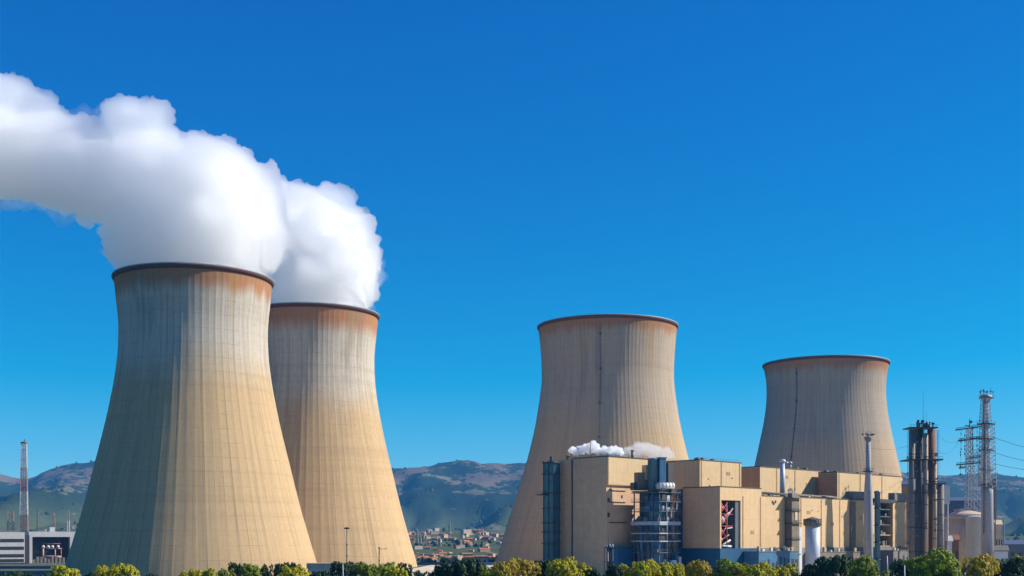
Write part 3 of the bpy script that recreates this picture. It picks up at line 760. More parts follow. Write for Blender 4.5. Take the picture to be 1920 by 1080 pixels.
MB().fbox(frF, 145.5, 157.5, -0.5, 3, H2+0.41, H2+4.4).build('roof_unit', M['concrete'], eF)
for k in range(10):
    u = rr.uniform(32, 155); MB().fbox(frF, u, u+rr.uniform(0.8,2.5), 1.5, 3, H2+0.41, H2+rr.uniform(0.9,1.8)).build('roof_unit', M[['dark','grey','white'][k%3]], eF)
for (u, z) in ((38,33.2),(38.9,32.6),(40.3,33.4)):
    MB().fbox(frF, u, u+0.8, -0.2, -0.004, z, z+1.1).build('wall_lamp', M['dark'], eF)
for (u, z) in ((70,30.5),(75,30),(96,28),(150,29)):
    MB().fbox(frF, u, u+0.4, -0.15, -0.004, z, z+0.5).build('vent', M['edge'], eF)
# pipe gallery on top of the low hall behind the column
mb = MB()
for k in range(3): p, q = frF(33, 2+k*1.1), frF(95, 2+k*1.1); mb.tube((*p, H2+1.2+0.3*k), (*q, H2+1.0+0.2*k), 0.35, 8)
mb.build('roof_pipe', M['concrete2'], eF)

# downpipes, louvres and doors on the sunny walls
for e_, fr_, us, z0_, z1_ in ((eC, frC, (1.2, 16, 30.2), 39.6, 52), (eD, frD, (14, 30, 52.3), 36.6, 51.4), (eE, frE, (1.5, 22, 44), 36.6, 50.2), (eF, frF, (16.2, 29.2, 61, 78, 94, 119), 14.2, 35.8)):
    for u in us:
        p = fr_(u, -0.22); MB().tube((*p, z0_), (*p, z1_), 0.12, 6).build('downpipe', M['taupe'], e_)
for e_, fr_, u, wd_, z in ((eC, frC, 20, 3.0, 46.5), (eD, frD, 40, 3.4, 44), (eD, frD, 22, 2.2, 47), (eE, frE, 30, 3.2, 44.5), (eF, frF, 22, 2.6, 20), (eF, frF, 66, 3.0, 29), (eF, frF, 86, 3.0, 24), (eF, frF, 112, 2.4, 27)):
    lvf = MB().fbox(fr_, u, u+wd_, -0.1, -0.004, z, z+1.5).build('louvre', M['taupe'], e_)
    for q in range(4): MB().fbox(fr_, u+0.1, u+wd_-0.1, -0.18, -0.104, z+0.15+q*0.34, z+0.3+q*0.34).build('blade', M['brown'], lvf)

# annexes in front of the hall
def annex(label, u0, u1, v0, v1, z1, mat, name='annex', stuff=0, seed=1):
    p0 = frF(u0, v0); e = empty(name, (p0[0], p0[1], 0), label, 'annex')
    MB().fbox(frF, u0, u1, v0, v1, 0, z1).build('wall', M[mat], e)
    MB().fbox(frF, u0-0.2, u1+0.2, v0-0.2, v1, z1+0.004, z1+0.3).build('roof', M['roof'], e)
    r_ = random.Random(seed)
    nb = int((u1-u0)/3)
    for k in range(nb):
        u = u0+0.8+k*3; z = z1*0.35+r_.random()*z1*0.2
        MB().fbox(frF, u, u+r_.uniform(1,2), v0-0.12, v0-0.004, z, z+z1*0.28).build('window', M['navy'], e)
    for k in range(stuff):
        u = r_.uniform(u0+0.5, u1-1); p = frF(u, v0+1.0); h = r_.uniform(0.6, 2.2); mb = MB()
        if k % 3 == 0: mb.tube((*p, z1+0.3), (*p, z1+0.3+h), 0.12, 6); mb.box((*p, z1+0.3+h), (0.9, 0.9, 0.3))
        else: mb.box((*p, z1+0.3+h/2), (r_.uniform(0.6,1.8), 1, h), R(45))
        mb.build('roof_unit', M[['dark','white','beige'][k % 3]], e)
    return e
annex('blue and white striped low annex in front of hall, left of rusty lift tower', 16, 46, -8, -0.6, 12.5, 'steelblue', stuff=12, seed=3)
annex('low brown annex in front of the hall, right of the white silo', 64, 102, -6, -0.6, 11.8, 'concrete2', stuff=8, seed=5)
annex('short white annex left of the tapering concrete chimney', 103.5, 112, -6, -2.1, 10.2, 'white', stuff=3, seed=8)
annex('grey low annex with arched front left of the stack cluster', 128, 150, -9, -0.6, 12.2, 'shedgrey' if False else 'grey', stuff=7, seed=9)

# rusty lift tower (G)
gx, gy = frF(48, -3.6)
eG = empty('lift_tower', (gx, gy, 0), 'rust stained concrete lift tower with platforms against the hall', 'lift tower')
MB().fbox(frF, 48, 54, -3.6, -0.62, 0, 35.5).build('shaft', M['concrete2'], eG)
for k, (z, ex) in enumerate(((11,0.5),(17.5,0.4),(24.4,0.9),(30.0,0.6),(35.6,1.3))):
    MB().fbox(frF, 48-ex, 54+ex, -3.6-ex, -0.63, z, z+0.35).build('platform', M['dark'] if k != 4 else M['concrete2'], eG)
MB().fbox(frF, 50.2, 52, -3.85, -3.605, 26, 29.6).build('window', M['tan'], eG)
MB().fbox(frF, 48.8, 53.4, -3.2, -1.0, 35.96, 37.8).build('machine_room', M['grey'], eG)
MB().fbox(frF, 54.01, 56.6, -3.3, -1.0, 0, 23).build('cable_duct', M['white'], eG)
mb = MB(); rr = random.Random(3)
for k in range(7):
    p = frF(rr.uniform(48.5, 53.5), rr.uniform(-3.1, -1.1)); h = rr.uniform(0.8, 2.2); mb.tube((*p, 37.7), (*p, 37.8+h), 0.13, 5); mb.box((*p, 37.9+h), (0.7,0.7,0.35))
mb.build('aerial', M['pale'], eG)
for z in (17.85, 24.75, 30.35):
    mb = MB()
    for k in range(8):
        p = frF(47.6+k*0.95, -4.1); mb.tube((*p, z), (*p, z+1), 0.04, 4)
    p, q = frF(47.6,-4.1), frF(54.3,-4.1); mb.tube((*p, z+1), (*q, z+1), 0.05, 4); mb.build('railing', M['dark'], eG)

# white silo (H)
hx, hy = PX(1523.5, 520), 520
eH = empty('silo', (hx, hy, 0), 'white cylindrical silo with a dark railed top in front of the hall', 'silo')
MB().lathe(hx, hy, [(0,0),(3.05,0),(3.05,23.4),(0,23.4)], 36).build('body', M['silo'], eH)
MB().lathe(hx, hy, [(0,23.4),(3.5,23.4),(3.7,24.6),(3.7,25.9),(2.4,26.6),(0,27.4)], 36).build('cap', M['concrete2'], eH)
capH = eH.children[-1]
mb = MB()
for k in range(18):
    a = 2*math.pi*k/18; p = (hx+3.75*math.cos(a), hy+3.75*math.sin(a)); mb.tube((*p, 23.6), (*p, 26.4), 0.09, 4)
mb.lathe(hx, hy, [(3.7,26.2),(3.85,26.2),(3.85,26.4),(3.7,26.4)], 36, closed=True)
mb.build('railing', M['dark'], capH)

# silver flue on the hall roof in front of block D, with two capped vents
fx, fy = PX(1467, 552), 552
eV = empty('flue', (fx, fy, H2), 'thin silver flue rising from the hall roof before the upper block', 'flue')
MB().cyl(fx, fy, 36.4, 52.2, 1.25, 1.05, 16).build('pipe', M['silo'], eV)
MB().lathe(fx, fy, [(0,52.2),(1.35,52.2),(1.5,53),(1.2,53.6),(0,53.8)], 16).build('cap', M['white'], eV)
vx, vy = PX(1479, 590), 590
for k, (px, lab) in enumerate(((1475, 'small white capped roof vent beside the silver flue'), (1482, 'second white capped roof vent, farther from the silver flue'))):
    X = PX(px, 602); e = empty('roof_vent', (X, 602, 51.6), lab, 'vent', 'white capped roof vents')
    MB().cyl(X, 602, 51.6, 54.6, 0.45, 0.45, 10).build('pipe', M['white'], e)
    MB().lathe(X, 602, [(0,54.6),(0.9,54.6),(0.9,55.5),(0,56)], 12).build('cap', M['white'], e)

# concrete chimney (J)
jx, jy = PX(1628, 562), 562
eJ = empty('chimney', (jx, jy, 0), 'tapering grey concrete chimney with aerials on its crown, standing before the hall', 'chimney')
MB().lathe(jx, jy, [(0,0),(2.2,0),(2.05,28),(1.85,40),(1.25,49),(1.0,62.5),(0,62.5)], 28).build('shaft', M['palegrey'], eJ)
MB().lathe(jx, jy, [(0,62.5),(1.1,62.5),(1.7,63.8),(1.7,64.5),(1.0,64.9),(0,64.9)], 20).build('crown', M['concrete'], eJ)
mb = MB(); mb.lathe(jx, jy, [(1.2,48.6),(2.5,48.6),(2.5,49.0),(1.2,49.0)], 20, closed=True)
for k in range(12):
    a = 2*math.pi*k/12; p = (jx+2.4*math.cos(a), jy+2.4*math.sin(a)); mb.tube((*p,49),(*p,50.2),0.05,4)
mb.lathe(jx, jy, [(2.33,50.1),(2.47,50.1),(2.47,50.2),(2.33,50.2)], 20, closed=True)
mb.build('platform', M['dark'], eJ)
mb = MB(); rr = random.Random(8)
for k in range(8):
    a = rr.random()*6.28; p = (jx+1.6*math.cos(a), jy+1.6*math.sin(a)); q = (p[0]*1.0+1.0*math.cos(a), p[1]+1.0*math.sin(a)); mb.tube((*p,64.8),(*q,65.6+rr.random()*2.2),0.09,5)
    mb.box((*q,65.8), (0.5,0.5,0.7))
mb.build('aerial', M['dark'], eJ)
mb = MB()
for k in range(44):
    z = 2+k*1.36; r = 2.3-0.0045*z*3 if z < 40 else max(1.2, 1.95-(z-40)*0.065)
    mb.tube((jx-0.35, jy-r-0.25, z),(jx+0.35, jy-r-0.25, z),0.06,4)
mb.tube((jx-0.35, jy-2.55, 1),(jx-0.35, jy-2.2, 40),0.05,4); mb.tube((jx+0.35, jy-2.55, 1),(jx+0.35, jy-2.2, 40),0.05,4)
mb.build('ladder', M['dark'], eJ)

# dark blue flue (K)
kx, ky = PX(1645, 572), 572
eK = empty('flue', (kx, ky, 0), 'dark blue flue pipe between the concrete chimney and the dark opening', 'flue')
MB().lathe(kx, ky, [(0,0),(1.3,0),(1.3,39.2),(1.5,39.2),(1.5,40.2),(0,40.4)], 20).build('pipe', M['steelblue'], eK)
mb = MB()
for z in (8, 16, 24, 32): mb.lathe(kx, ky, [(1.28,z),(1.6,z),(1.6,z+0.4),(1.28,z+0.4)], 20, closed=True)
mb.build('collar', M['navy'], eK)

# stack cluster (L)
LY = 580
def stack(px, Y, hw, ytop, mat, label, name='smokestack', collar='dark', base=0, taper=0.94):
    X = PX(px, Y); r = hw/F*Y; zt = PZ(ytop, Y)
    e = empty(name, (X, Y, base), label, 'smokestack', 'clustered stacks at the right end of the plant')
    MB().lathe(X, Y, [(0,base),(r,base),(r*taper,zt),(r*taper*0.8,zt),(r*taper*0.8,zt-1.5),(0,zt-1.5)], 24).build('shaft', M[mat], e)
    mb = MB(); n = 6
    for k in range(1, n): 
        z = zt*k/n; rk = r*(1-(1-taper)*k/n); mb.lathe(X, Y, [(rk-0.05,z),(rk+0.16,z),(rk+0.16,z+0.3),(rk-0.05,z+0.3)], 24, closed=True)
    mb.build('band', M[collar], e)
    return e, X, r, zt
s1 = stack(1710, 580, 6, 806, 'grey', 'pale grey stack at the left edge of the stack cluster')
s2 = stack(1724, 582, 8.5, 806, 'darkgrey', 'widest, nearly black stack in the stack cluster')
s2b = stack(1736.5, 577, 3.8, 812, 'beige', 'thin beige stack standing before the rusty one')
s3 = stack(1747, 583, 8.5, 806, 'rust', 'rust red stack on the right of the stack cluster')
s3b = stack(1752.5, 578.5, 4.5, 868, 'beige', 'beige pipe stack in front of the rust red stack')
s4 = stack(1764, 581, 6, 908, 'grey', 'short grey stack right of the rust red one')
eP = empty('stack_gantry', (PX(1730,580), 580, 0), 'dark steel platforms and fittings tying the stack cluster together', 'gantry')
def gal(px0, px1, py, Ya, Yb, th=0.5):
    z = PZ(py, 580); mb = MB(); x0, x1 = PX(px0, 580), PX(px1, 580)
    mb.box(((x0+x1)/2, (Ya+Yb)/2, z), (x1-x0, Yb-Ya, th))
    for k in range(int((x1-x0)/0.8)+1):
        x = x0+k*0.8; mb.tube((x, Ya+0.1, z+th/2), (x, Ya+0.1, z+th/2+1.1), 0.05, 4)
    mb.tube((x0, Ya+0.1, z+th/2+1.1), (x1, Ya+0.1, z+th/2+1.1), 0.06, 4)
    return mb.build('walkway', M['dark'], eP)
gal(1700, 1753, 803, 575.5, 586); gal(1696, 1761, 863, 574.5, 587, 0.6); gal(1731, 1766, 908, 574.2, 586); gal(1704,1757,925,575.2,576.6,0.3)
mb = MB(); rr = random.Random(6)
for k in range(16):
    px = rr.uniform(1712, 1750); X = PX(px, 581); z0 = PZ(803, 580); h = rr.uniform(0.8, 3.2); Yk = rr.uniform(577, 585)
    mb.tube((X, Yk, z0), (X, Yk, z0+h), 0.16, 5); mb.box((X, Yk, z0+h), (rr.uniform(0.5,1.4), 0.9, rr.uniform(0.4,1.2)))
mb.build('roof_fitting', M['dark'], eP)
for px in (1722, 1738):
    X = PX(px, 580); z0 = PZ(803, 580); mb = MB(); vz = z0+0.2
    mb.lathe(X, 580, [(0,vz),(0.7,vz),(1.0,vz+1),(0.9,vz+2.2),(0.4,vz+2.9),(0,vz+3)], 14); mb.build('cowl', M['slate'], eP)
mb = MB(); X = PX(1731, 580); mb.tube((X, 580, PZ(803,580)), (X, 580, PZ(730,580)), 0.13, 5, 0.04); X = PX(1737,580); mb.tube((X, 580, PZ(803,580)), (X, 580, PZ(772,580)), 0.09, 5, 0.04)
mb.build('antenna', M['dark'], eP)
mb = MB()
for (px, y0, y1) in ((1702.5, 806, 1050), (1731, 806, 1050), (1757.5, 806, 905), (1718, 806, 1050)):
    X = PX(px, 576); z0, z1 = max(0, PZ(y1, 576)), PZ(y0, 576); mb.tube((X, 576.2, 0), (X, 576.2, z1), 0.12, 5); mb.tube((X+0.8, 576.2, 0), (X+0.8, 576.2, z1), 0.08, 5)
    z = 1
    while z < z1: mb.tube((X, 576.2, z), (X+0.8, 576.2, z), 0.06, 4); z += 1.3
for k in range(30):
    px = rr.choice((1702,1716,1732,1755)); X = PX(px, 576)+rr.uniform(-0.5,1); z = rr.uniform(8, 68); mb.box((X, 576, z), (rr.uniform(0.5,1.5), 0.8, rr.uniform(0.4,1.3)))
mb.build('caged_ladder', M['slate'], eP)
bx = MB(); bx.box((PX(1772, 590), 590, (PZ(913,590)+PZ(945,590))/2), (3.1, 4, 8.2)); bx.box((PX(1772, 590), 590, PZ(912,590)), (3.5, 4.4, 0.4))
for d in (-1.3, 1.3): bx.tube((PX(1772,590)+d, 590, 0), (PX(1772,590)+d, 590, PZ(945,590)), 0.3, 6)
eX = empty('filter_box', (PX(1772,590), 590, 0), 'pale filter box on legs right of the stack cluster', 'filter box')
bx.build('casing', M['white'], eX)

# tanks (M)
mx, my = PX(1812, 655), 655
eM = empty('storage_tank', (mx, my, 0), 'wide squat grey brown tank with a pale overhanging roof', 'tank')
MB().lathe(mx, my, [(0,0),(10.6,0),(10.6,28.6),(0,28.6)], 48).build('body', M['render_w'], eM)
MB().lathe(mx, my, [(0,28.6),(11.2,28.6),(11.2,29.3),(8,31.6),(3,32.9),(0,33.2)], 48).build('roof', M['render_w'], eM)
mb = MB()
for k in range(16):
    a = -math.pi/2-0.15; r = 11.0; z = 1+k*1.7; mb.box((mx+r*math.cos(a), my+r*math.sin(a), z), (1.2, 1.2, 0.8), a)
mb.build('stair', M['dark'], eM)
for k, px in enumerate((1790, 1802, 1812, 1822, 1830)):
    X = PX(px, 655); MB().box((X, 655-3+k, 32.9), (2.2, 2.2, 1.6+0.5*(k%3))).build('roof_unit', M[['beige','white','render_w'][k%3]], eM)
wx, wy = PX(1828, 628), 628
eW = empty('storage_tank', (wx, wy, 0), 'tall white cylindrical tank left of the white lattice chimney', 'tank')
MB().lathe(wx, wy, [(0,0),(4.3,0),(4.3,28.6),(4.45,28.6),(4.45,29.2),(0,29.8)], 40).build('body', M['silo'], eW)
mb = MB()
for k in range(20):
    a = 2*math.pi*k/20; p = (wx+4.3*math.cos(a), wy+4.3*math.sin(a)); mb.tube((*p,29.2),(*p,30.3),0.06,4)
mb.lathe(wx, wy, [(4.2,30.2),(4.35,30.2),(4.35,30.35),(4.2,30.35)], 30, closed=True); mb.build('railing', M['dark'], eW)
# pale broad platform roof right of the tank
px0 = PX(1862, 640); e = empty('canopy', (px0, 640, 0), 'pale flat canopy on posts at the foot of the white chimney', 'canopy')
MB().prism([(PX(1845,634),634),(PX(1886,634),634),(PX(1880,652),652),(PX(1845,652),652)], [30.5,29,29,30.5], [31.2,29.5,29.5,31.2]).build('roof', M['white'], e)
mb = MB()
for px in (1866, 1882): mb.tube((PX(px,642),642,0),(PX(px,642),642,29.2),0.3,8)
mb.build('post', M['grey'], e)

# white chimney with lattice head (N)
def lattice(mb, cx, cyy, z0, z1, w0, w1, seg, r=0.12, rz=0.0):
    pts = []
    for k in range(seg+1):
        z = z0+(z1-z0)*k/seg; w_ = (w0+(w1-w0)*k/seg)/2
        pts.append([(cx+w_*(math.cos(rz)*a-math.sin(rz)*b), cyy+w_*(math.sin(rz)*a+math.cos(rz)*b), z) for a, b in ((-1,-1),(1,-1),(1,1),(-1,1))])
    for k in range(seg):
        for i in range(4):
            j = (i+1) % 4
            mb.tube(pts[k][i], pts[k+1][i], r*1.5, 5); mb.tube(pts[k][i], pts[k+1][j], r, 4); mb.tube(pts[k][j], pts[k+1][i], r, 4); mb.tube(pts[k][i], pts[k][j], r, 4)
nx_, ny_ = PX(1851, 612), 612
eN = empty('lattice_chimney', (nx_, ny_, 0), 'tallest white chimney with a lattice cage and flared head platform at the far right', 'chimney')
MB().lathe(nx_, ny_, [(0,0),(3.0,0),(2.9,40),(2.75,44),(0,44)], 32).build('base_cylinder', M['palegrey'], eN)
MB().lathe(nx_-0.7, ny_, [(0,44),(2.5,44),(2.1,66),(1.6,78),(1.3,86),(0,86)], 24).build('shaft', M['silo'], eN)
mb = MB(); lattice(mb, nx_, ny_, 44, 75, 6.0, 5.0, 14, 0.11, 0.3); mb.build('lower_lattice', M['pale'], eN)
mb = MB(); lattice(mb, nx_-0.9, ny_, 75.1, 88, 4.2, 2.9, 7, 0.10, 0.3); mb.build('upper_lattice', M['pale'], eN)
for z, r, mt in ((75.0,4.3,'dark'),(88.0,3.6,'rust'),(67.5,3.9,'rust'),(62,3.7,'dark'),(52,3.6,'grey'),(44.3,3.6,'rust')):
    mb = MB(); mb.lathe(nx_-0.4, ny_, [(1.8,z),(r,z),(r,z+0.35),(1.8,z+0.35)], 18, closed=True)
    for k in range(14):
        a = 2*math.pi*k/14; p = (nx_-0.4+(r-0.1)*math.cos(a), ny_+(r-0.1)*math.sin(a)); mb.tube((*p,z+0.35),(*p,z+1.4),0.05,4)
    mb.build('platform', M[mt], eN)
MB().lathe(nx_-0.6, ny_, [(0,86),(1.3,86),(2.9,88.4),(2.9,89.1),(1.6,90.0),(0,90.2)], 20).build('head', M['pale'], eN)
mb = MB(); rr = random.Random(2)
for k in range(9):
    a = rr.random()*6.28; r = rr.uniform(0.5, 3.2); p = (nx_-0.4+r*math.cos(a), ny_+r*math.sin(a)); mb.tube((*p,89),(*p,90.5+rr.random()*3.5),0.1,5)
    mb.box((*p, 91+rr.random()), (0.6,0.6,0.5))
mb.build('aerial', M['slate'], eN)
mb = MB(); mb.tube((nx_-2.6, ny_-2.2, 20), (nx_-2.2, ny_-2.0, 88), 0.14, 5)
for k in range(50): mb.box((nx_-2.5, ny_-2.2, 21+k*1.33), (0.9, 0.7, 0.16))
mb.build('ladder', M['slate'], eN)
MB().box((nx_+3.6, ny_, 38), (1.2, 2.4, 20)).build('cable_duct', M['concrete'], eN)

# pylon (O) with long crossarms and wires
ox, oy = PX(1818, 662), 662
eO = empty('pylon', (ox, oy, 0), 'pale lattice pylon with long dark crossarms beside the white chimney', 'pylon')
mb = MB(); lattice(mb, ox, oy, 0, 78, 4.6, 2.4, 30, 0.13, 0.2); mb.build('lattice_leg', M['pale'], eO)
mb = MB(); lattice(mb, PX(1835,655), 655, 0, 66, 3.4, 3.0, 20, 0.09, 0.2); mb.build('lattice_leg', M['pale'], eO)
def arm(pxa, pya, Ya, pxb, pyb, Yb, r=0.35):
    z = (PZ(pya, Ya)+PZ(pyb, Yb))/2
    a = Vector((PX(pxa,Ya), Ya, z)); b = Vector((PX(pxb,Yb), Yb, z)); mb = MB()
    mb.tube(a, b, r, 6); mb.tube(a+Vector((0,0,1.0)), b+Vector((0,0,1.0)), r*0.4, 5)
    n = 14
    for k in range(n):
        p = a+(b-a)*k/n; q = a+(b-a)*(k+1)/n; mb.tube(p, q+Vector((0,0,1.0)), 0.07, 4)
    mb.build('crossarm', M['dark'], eO); return a, b
A1 = arm(1792, 806, 672, 1842, 800, 650); A2 = arm(1797, 828, 672, 1842, 819, 650, 0.45)
A3 = arm(1812, 860, 668, 1842, 856, 650, 0.4); A4 = arm(1793, 869, 672, 1842, 870, 650); A5 = arm(1798, 878, 670, 1812, 877, 664, 0.3)
mb = MB(); rr = random.Random(11)
for (px, z0, z1) in ((1802,PZ(806,668),PZ(845,668)),(1809,PZ(812,668),PZ(860,668)),(1801,PZ(846,668),PZ(890,668)),(1824,PZ(800,655),PZ(880,655)),(1832,PZ(790,655),PZ(860,655))):
    X = PX(px, 668 if px < 1815 else 655); Yk = 668 if px < 1815 else 655
    mb.tube((X,Yk,z0),(X,Yk,z1),0.07,4)
    for k in range(7):
        z = z0+(z1-z0)*rr.random(); mb.cyl(X, Yk, z-0.5, z+0.5, 0.28, 0.28, 8)
mb.build('insulator', M['dark'], eO)
mb = MB()
for k in range(18):
    z = 52+k*1.7; a = (PX(1818,660),660,z+rr.uniform(-0.5,0.5)); b = (PX(1836,655),655,z+rr.uniform(-0.7,0.7)); mb.tube(a, b, 0.07, 4)
mb.tube((ox,oy,78),(ox,oy,82.5),0.25,6); mb.box((ox-1.4,oy,79),(2.4,0.5,0.4)); mb.box((ox+0.8,oy,81),(1.0,0.6,1.4))
mb.build('bracing', M['slate'], eO)
def wire(a, b, sag, label, r=0.075, n=20):
    a, b = Vector(a), Vector(b); pts = []
    for k in range(n+1):
        t = k/n; p = a+(b-a)*t; p.z -= sag*4*t*(1-t); pts.append(p)
    mb = MB(); mb.path(pts, r, 5); o = mb.build('power_cable', M['wire']); return tag(o, label, 'cable', 'overhead power cables')
wire((PX(1861,612),612,PZ(819,612)), (PX(2060,560),560,PZ(850,560)), 3, 'topmost overhead cable running right from the white chimney', 0.1)
wire((PX(1863,612),612,PZ(848,612)), (PX(2060,560),560,PZ(868,560)), 3, 'middle overhead cable running right from the white chimney', 0.1)
wire((PX(1863,612),612,PZ(869,612)), (PX(2060,560),560,PZ(880,560)), 2.5, 'lowest overhead cable running right from the white chimney', 0.1)
wire((PX(1760,582),582,PZ(816,582)), A2[0], 2.2, 'upper overhead cable between the stack cluster and the pylon', 0.06)
wire((PX(1758,582),582,PZ(845,582)), A2[0]-Vector((0,0,0.6)), 3.5, 'lower sagging cable between the stack cluster and the pylon', 0.06)
wire((PX(1634,562),562,PZ(840,562)), (PX(1702,578),578,PZ(836,578)), 1.2, 'overhead cable between the concrete chimney and the stack cluster', 0.06)

# low buildings far right
def shed(label, pxa, pxb, Y, ytop, wallmat, roofmat, depth=26, name='shed', windows=6):
    x0, x1 = PX(pxa, Y), PX(pxb, Y); z = PZ(ytop, Y)
    e = empty(name, ((x0+x1)/2, Y, 0), label, 'building')
    MB().prism([(x0,Y),(x1,Y),(x1+depth*.2,Y+depth),(x0+depth*.2,Y+depth)], 0, z).build('wall', M[wallmat], e)
    n = 4; mb = MB(); mb.prism([(x0-0.5,Y-0.5),(x1+0.5,Y-0.5),(x1+depth*.2,Y+depth/2),(x0+depth*.2,Y+depth/2)], [z+0.004]*4, [z+0.5,z+0.5,z+3,z+3]); mb.build('roof', M[roofmat], e)
    for k in range(windows):
        x = x0+(x1-x0)*(k+0.3)/windows; MB().box((x+1, Y-0.06, z*0.55), ((x1-x0)/windows*0.45, 0.1, z*0.3)).build('window', M['dark'], e)
    return e
shed('long blue grey warehouse at the right edge behind the trees', 1878, 1960, 700, 1022, 'slate', 'seablue')
shed('small beige building just right of the white lattice chimney', 1864, 1878, 650, 985, 'render_w', 'render_w', 10, windows=3)
shed('low white shed right of the white chimney, in front of the blue grey warehouse', 1864, 1890, 600, 1034, 'white', 'roof', 8, windows=3)
shed('dark roofed brown gatehouse between the stack cluster and the wide tank', 1776, 1798, 600, 1014, 'rust', 'rust', 8, windows=2)
shed('narrow white notice cabin beside the brown gatehouse', 1777, 1785, 590, 1016, 'white', 'white', 3, windows=0, name='cabin')
shed('low violet grey hall behind the pylon and stack cluster', 1775, 1838, 760, 940, 'seablue', 'seablue', 30, windows=0)
shed('brown shed peeping out between the hall end and the stacks', 1690, 1706, 690, 910, 'brown', 'seablue', 10, windows=0)

# ---------------------------------------------------------------- left side buildings and masts
K1 = 1.3
def zq(z): return max(0.0, 18+(z-18)*K1)
def framek(ox_, oy_, deg, k):
    f = frame(ox_, oy_, deg); return lambda u, v: f(u*k, v*k)
fr1 = framek(-380, 857, 30, K1)
e = empty('office_block', (-380, 857, 0), 'white office block with four dark ribbon windows at the left edge', 'building')
MB().fbox(fr1, 0, 28.6, 0, 14, 0.8, zq(21.6)).build('wall', M['white'], e)
MB().fbox(fr1, 6, 26, 3, 12, zq(21.6)+0.004, zq(22.4)).build('roof', M['roof'], e)
for z in (16.2, 12.0, 7.9, 5.2): MB().fbox(fr1, 1.0, 28.2, -0.15, -0.004, zq(z), zq(z)+2.2).build('ribbon_window', M['dark'], e)
MB().fbox(fr1, 28.61, 31.2, 1, 13, 0, zq(20)).build('stair_core', M['aggregate'], e)
for u in (2, 9, 16, 23): MB().fbox(fr1, u, u+1, 1, 2, 0, 0.8).build('column', M['concrete'], e)
o2 = (PX(54,900), 900)
fr2 = framek(*o2, 30, K1)
e2 = empty('pump_house', (*o2, 0), 'white framed pump house with dark louvred recess holding pink pipework', 'building')
mb = MB(); mb.fbox(fr2, 0, 1.9, 0, 6, 0, zq(19)); mb.fbox(fr2, 0, 30, 0, 12, zq(19)+0.004, zq(22)); mb.fbox(fr2, 22.2, 30, 0, 12, zq(8), zq(19)); mb.build('wall', M['white'], e2)
MB().fbox(fr2, 1.91, 22.19, 4.5, 12, 0, zq(19)).build('recess_wall', M['aggregate'], e2)
rr = random.Random(21)
for (u0,z0,u1,z1,r,mt) in ((8,2,8,12.5,0.55,'pink'),(8,12.5,19,12.3,0.35,'pink'),(14.5,4,14.5,12.5,0.4,'pink'),(17.8,3,17.8,12,0.35,'red'),(8,8,18,7.6,0.6,'pink'),(7,15,18,15.2,0.15,'red'),(16.5,12,16.5,17.5,0.12,'red'),(12,4,12,8,0.5,'pink'),(10,12.6,13,12.6,0.6,'white')):
    mb = MB(); p, q = fr2(u0, 2.2), fr2(u1, 2.2); mb.tube((*p, zq(z0)), (*q, zq(z1)), r*K1, 8); mb.build('process_pipe', M[mt], e2)
for u in (8, 10.7, 13, 16):
    mb = MB(); vessel(mb, fr2, u, 2.0, zq(13.4), 1.2); mb.build('valve_dome', M['white'], e2)
for k in range(9):
    p = fr2(3+k*2.0, 1.5); h = rr.uniform(2, 6); mb = MB(); mb.box((*p, h/2), (1.7,1.6,h), 0.5); mb.build('machine_unit', M['grey'], e2)
p = fr2(13.2, 5); MB().box((*p, zq(22)+1.7), (3.4, 3.4, 3.4), 0.5).build('roof_unit', M['white'], e2)

def mast(px, Y, ytop, w0, w1, label, m1='white', m2='red', seg=26, name='lattice_mast', base=0, r=0.13):
    X = PX(px, Y); zt = PZ(ytop, Y); e = empty(name, (X, Y, base), label, 'mast')
    for part in range(5):
        a, b = base+(zt-base)*part/5, base+(zt-base)*(part+1)/5
        wa, wb = w0+(w1-w0)*part/5, w0+(w1-w0)*(part+1)/5
        mb = MB(); lattice(mb, X, Y, a, b-0.02, wa, wb, max(2, seg//5), r, 0.25); mb.build('lattice_section', M[m1 if part % 2 == 0 else m2], e)
    return e, X, zt
eQ, qx, qz = mast(45, 945, 832, 6.3, 3.7, 'tall slim white and red lattice mast behind the white office block', 'white', 'pink', 40, r=0.17)
mb = MB(); mb.cyl(qx, 945, 0, qz, 0.3, 0.25, 8); mb.build('core_tube', M['pink'], eQ)
for k in range(12):
    mb = MB(); mb.box((qx, 945, 7+k*7.2), (5.2-0.2*k, 5.2-0.2*k, 0.25), 0.25); mb.build('rest_platform', M['rust'], eQ)
mb = MB()
mb.lathe(qx, 945, [(0,qz),(2.4,qz+0.4),(2.4,qz+1.4),(0,qz+1.6)], 14); mb.box((qx+0.4, 945, qz+2.6), (0.5,0.5,1.8)); mb.build('platform', M['rust'], eQ)
mast(20, 960, 958, 5.0, 4.3, 'short faded lattice mast at the far left edge', 'pink', 'slate', 10, r=0.12)
mast(101, 935, 962, 3.2, 0.9, 'small spiky mast behind the pump house roof', 'beige', 'pink', 14, r=0.15)
mast(128.5, 930, 957, 2.1, 1.1, 'thin pale mast between the pump house and the nearest cooling tower', 'beige', 'white', 14, r=0.15)
mast(70, 965, 953, 1.5, 0.6, 'faint thin mast right of the tall white and red mast', 'grey', 'grey', 12, r=0.08)

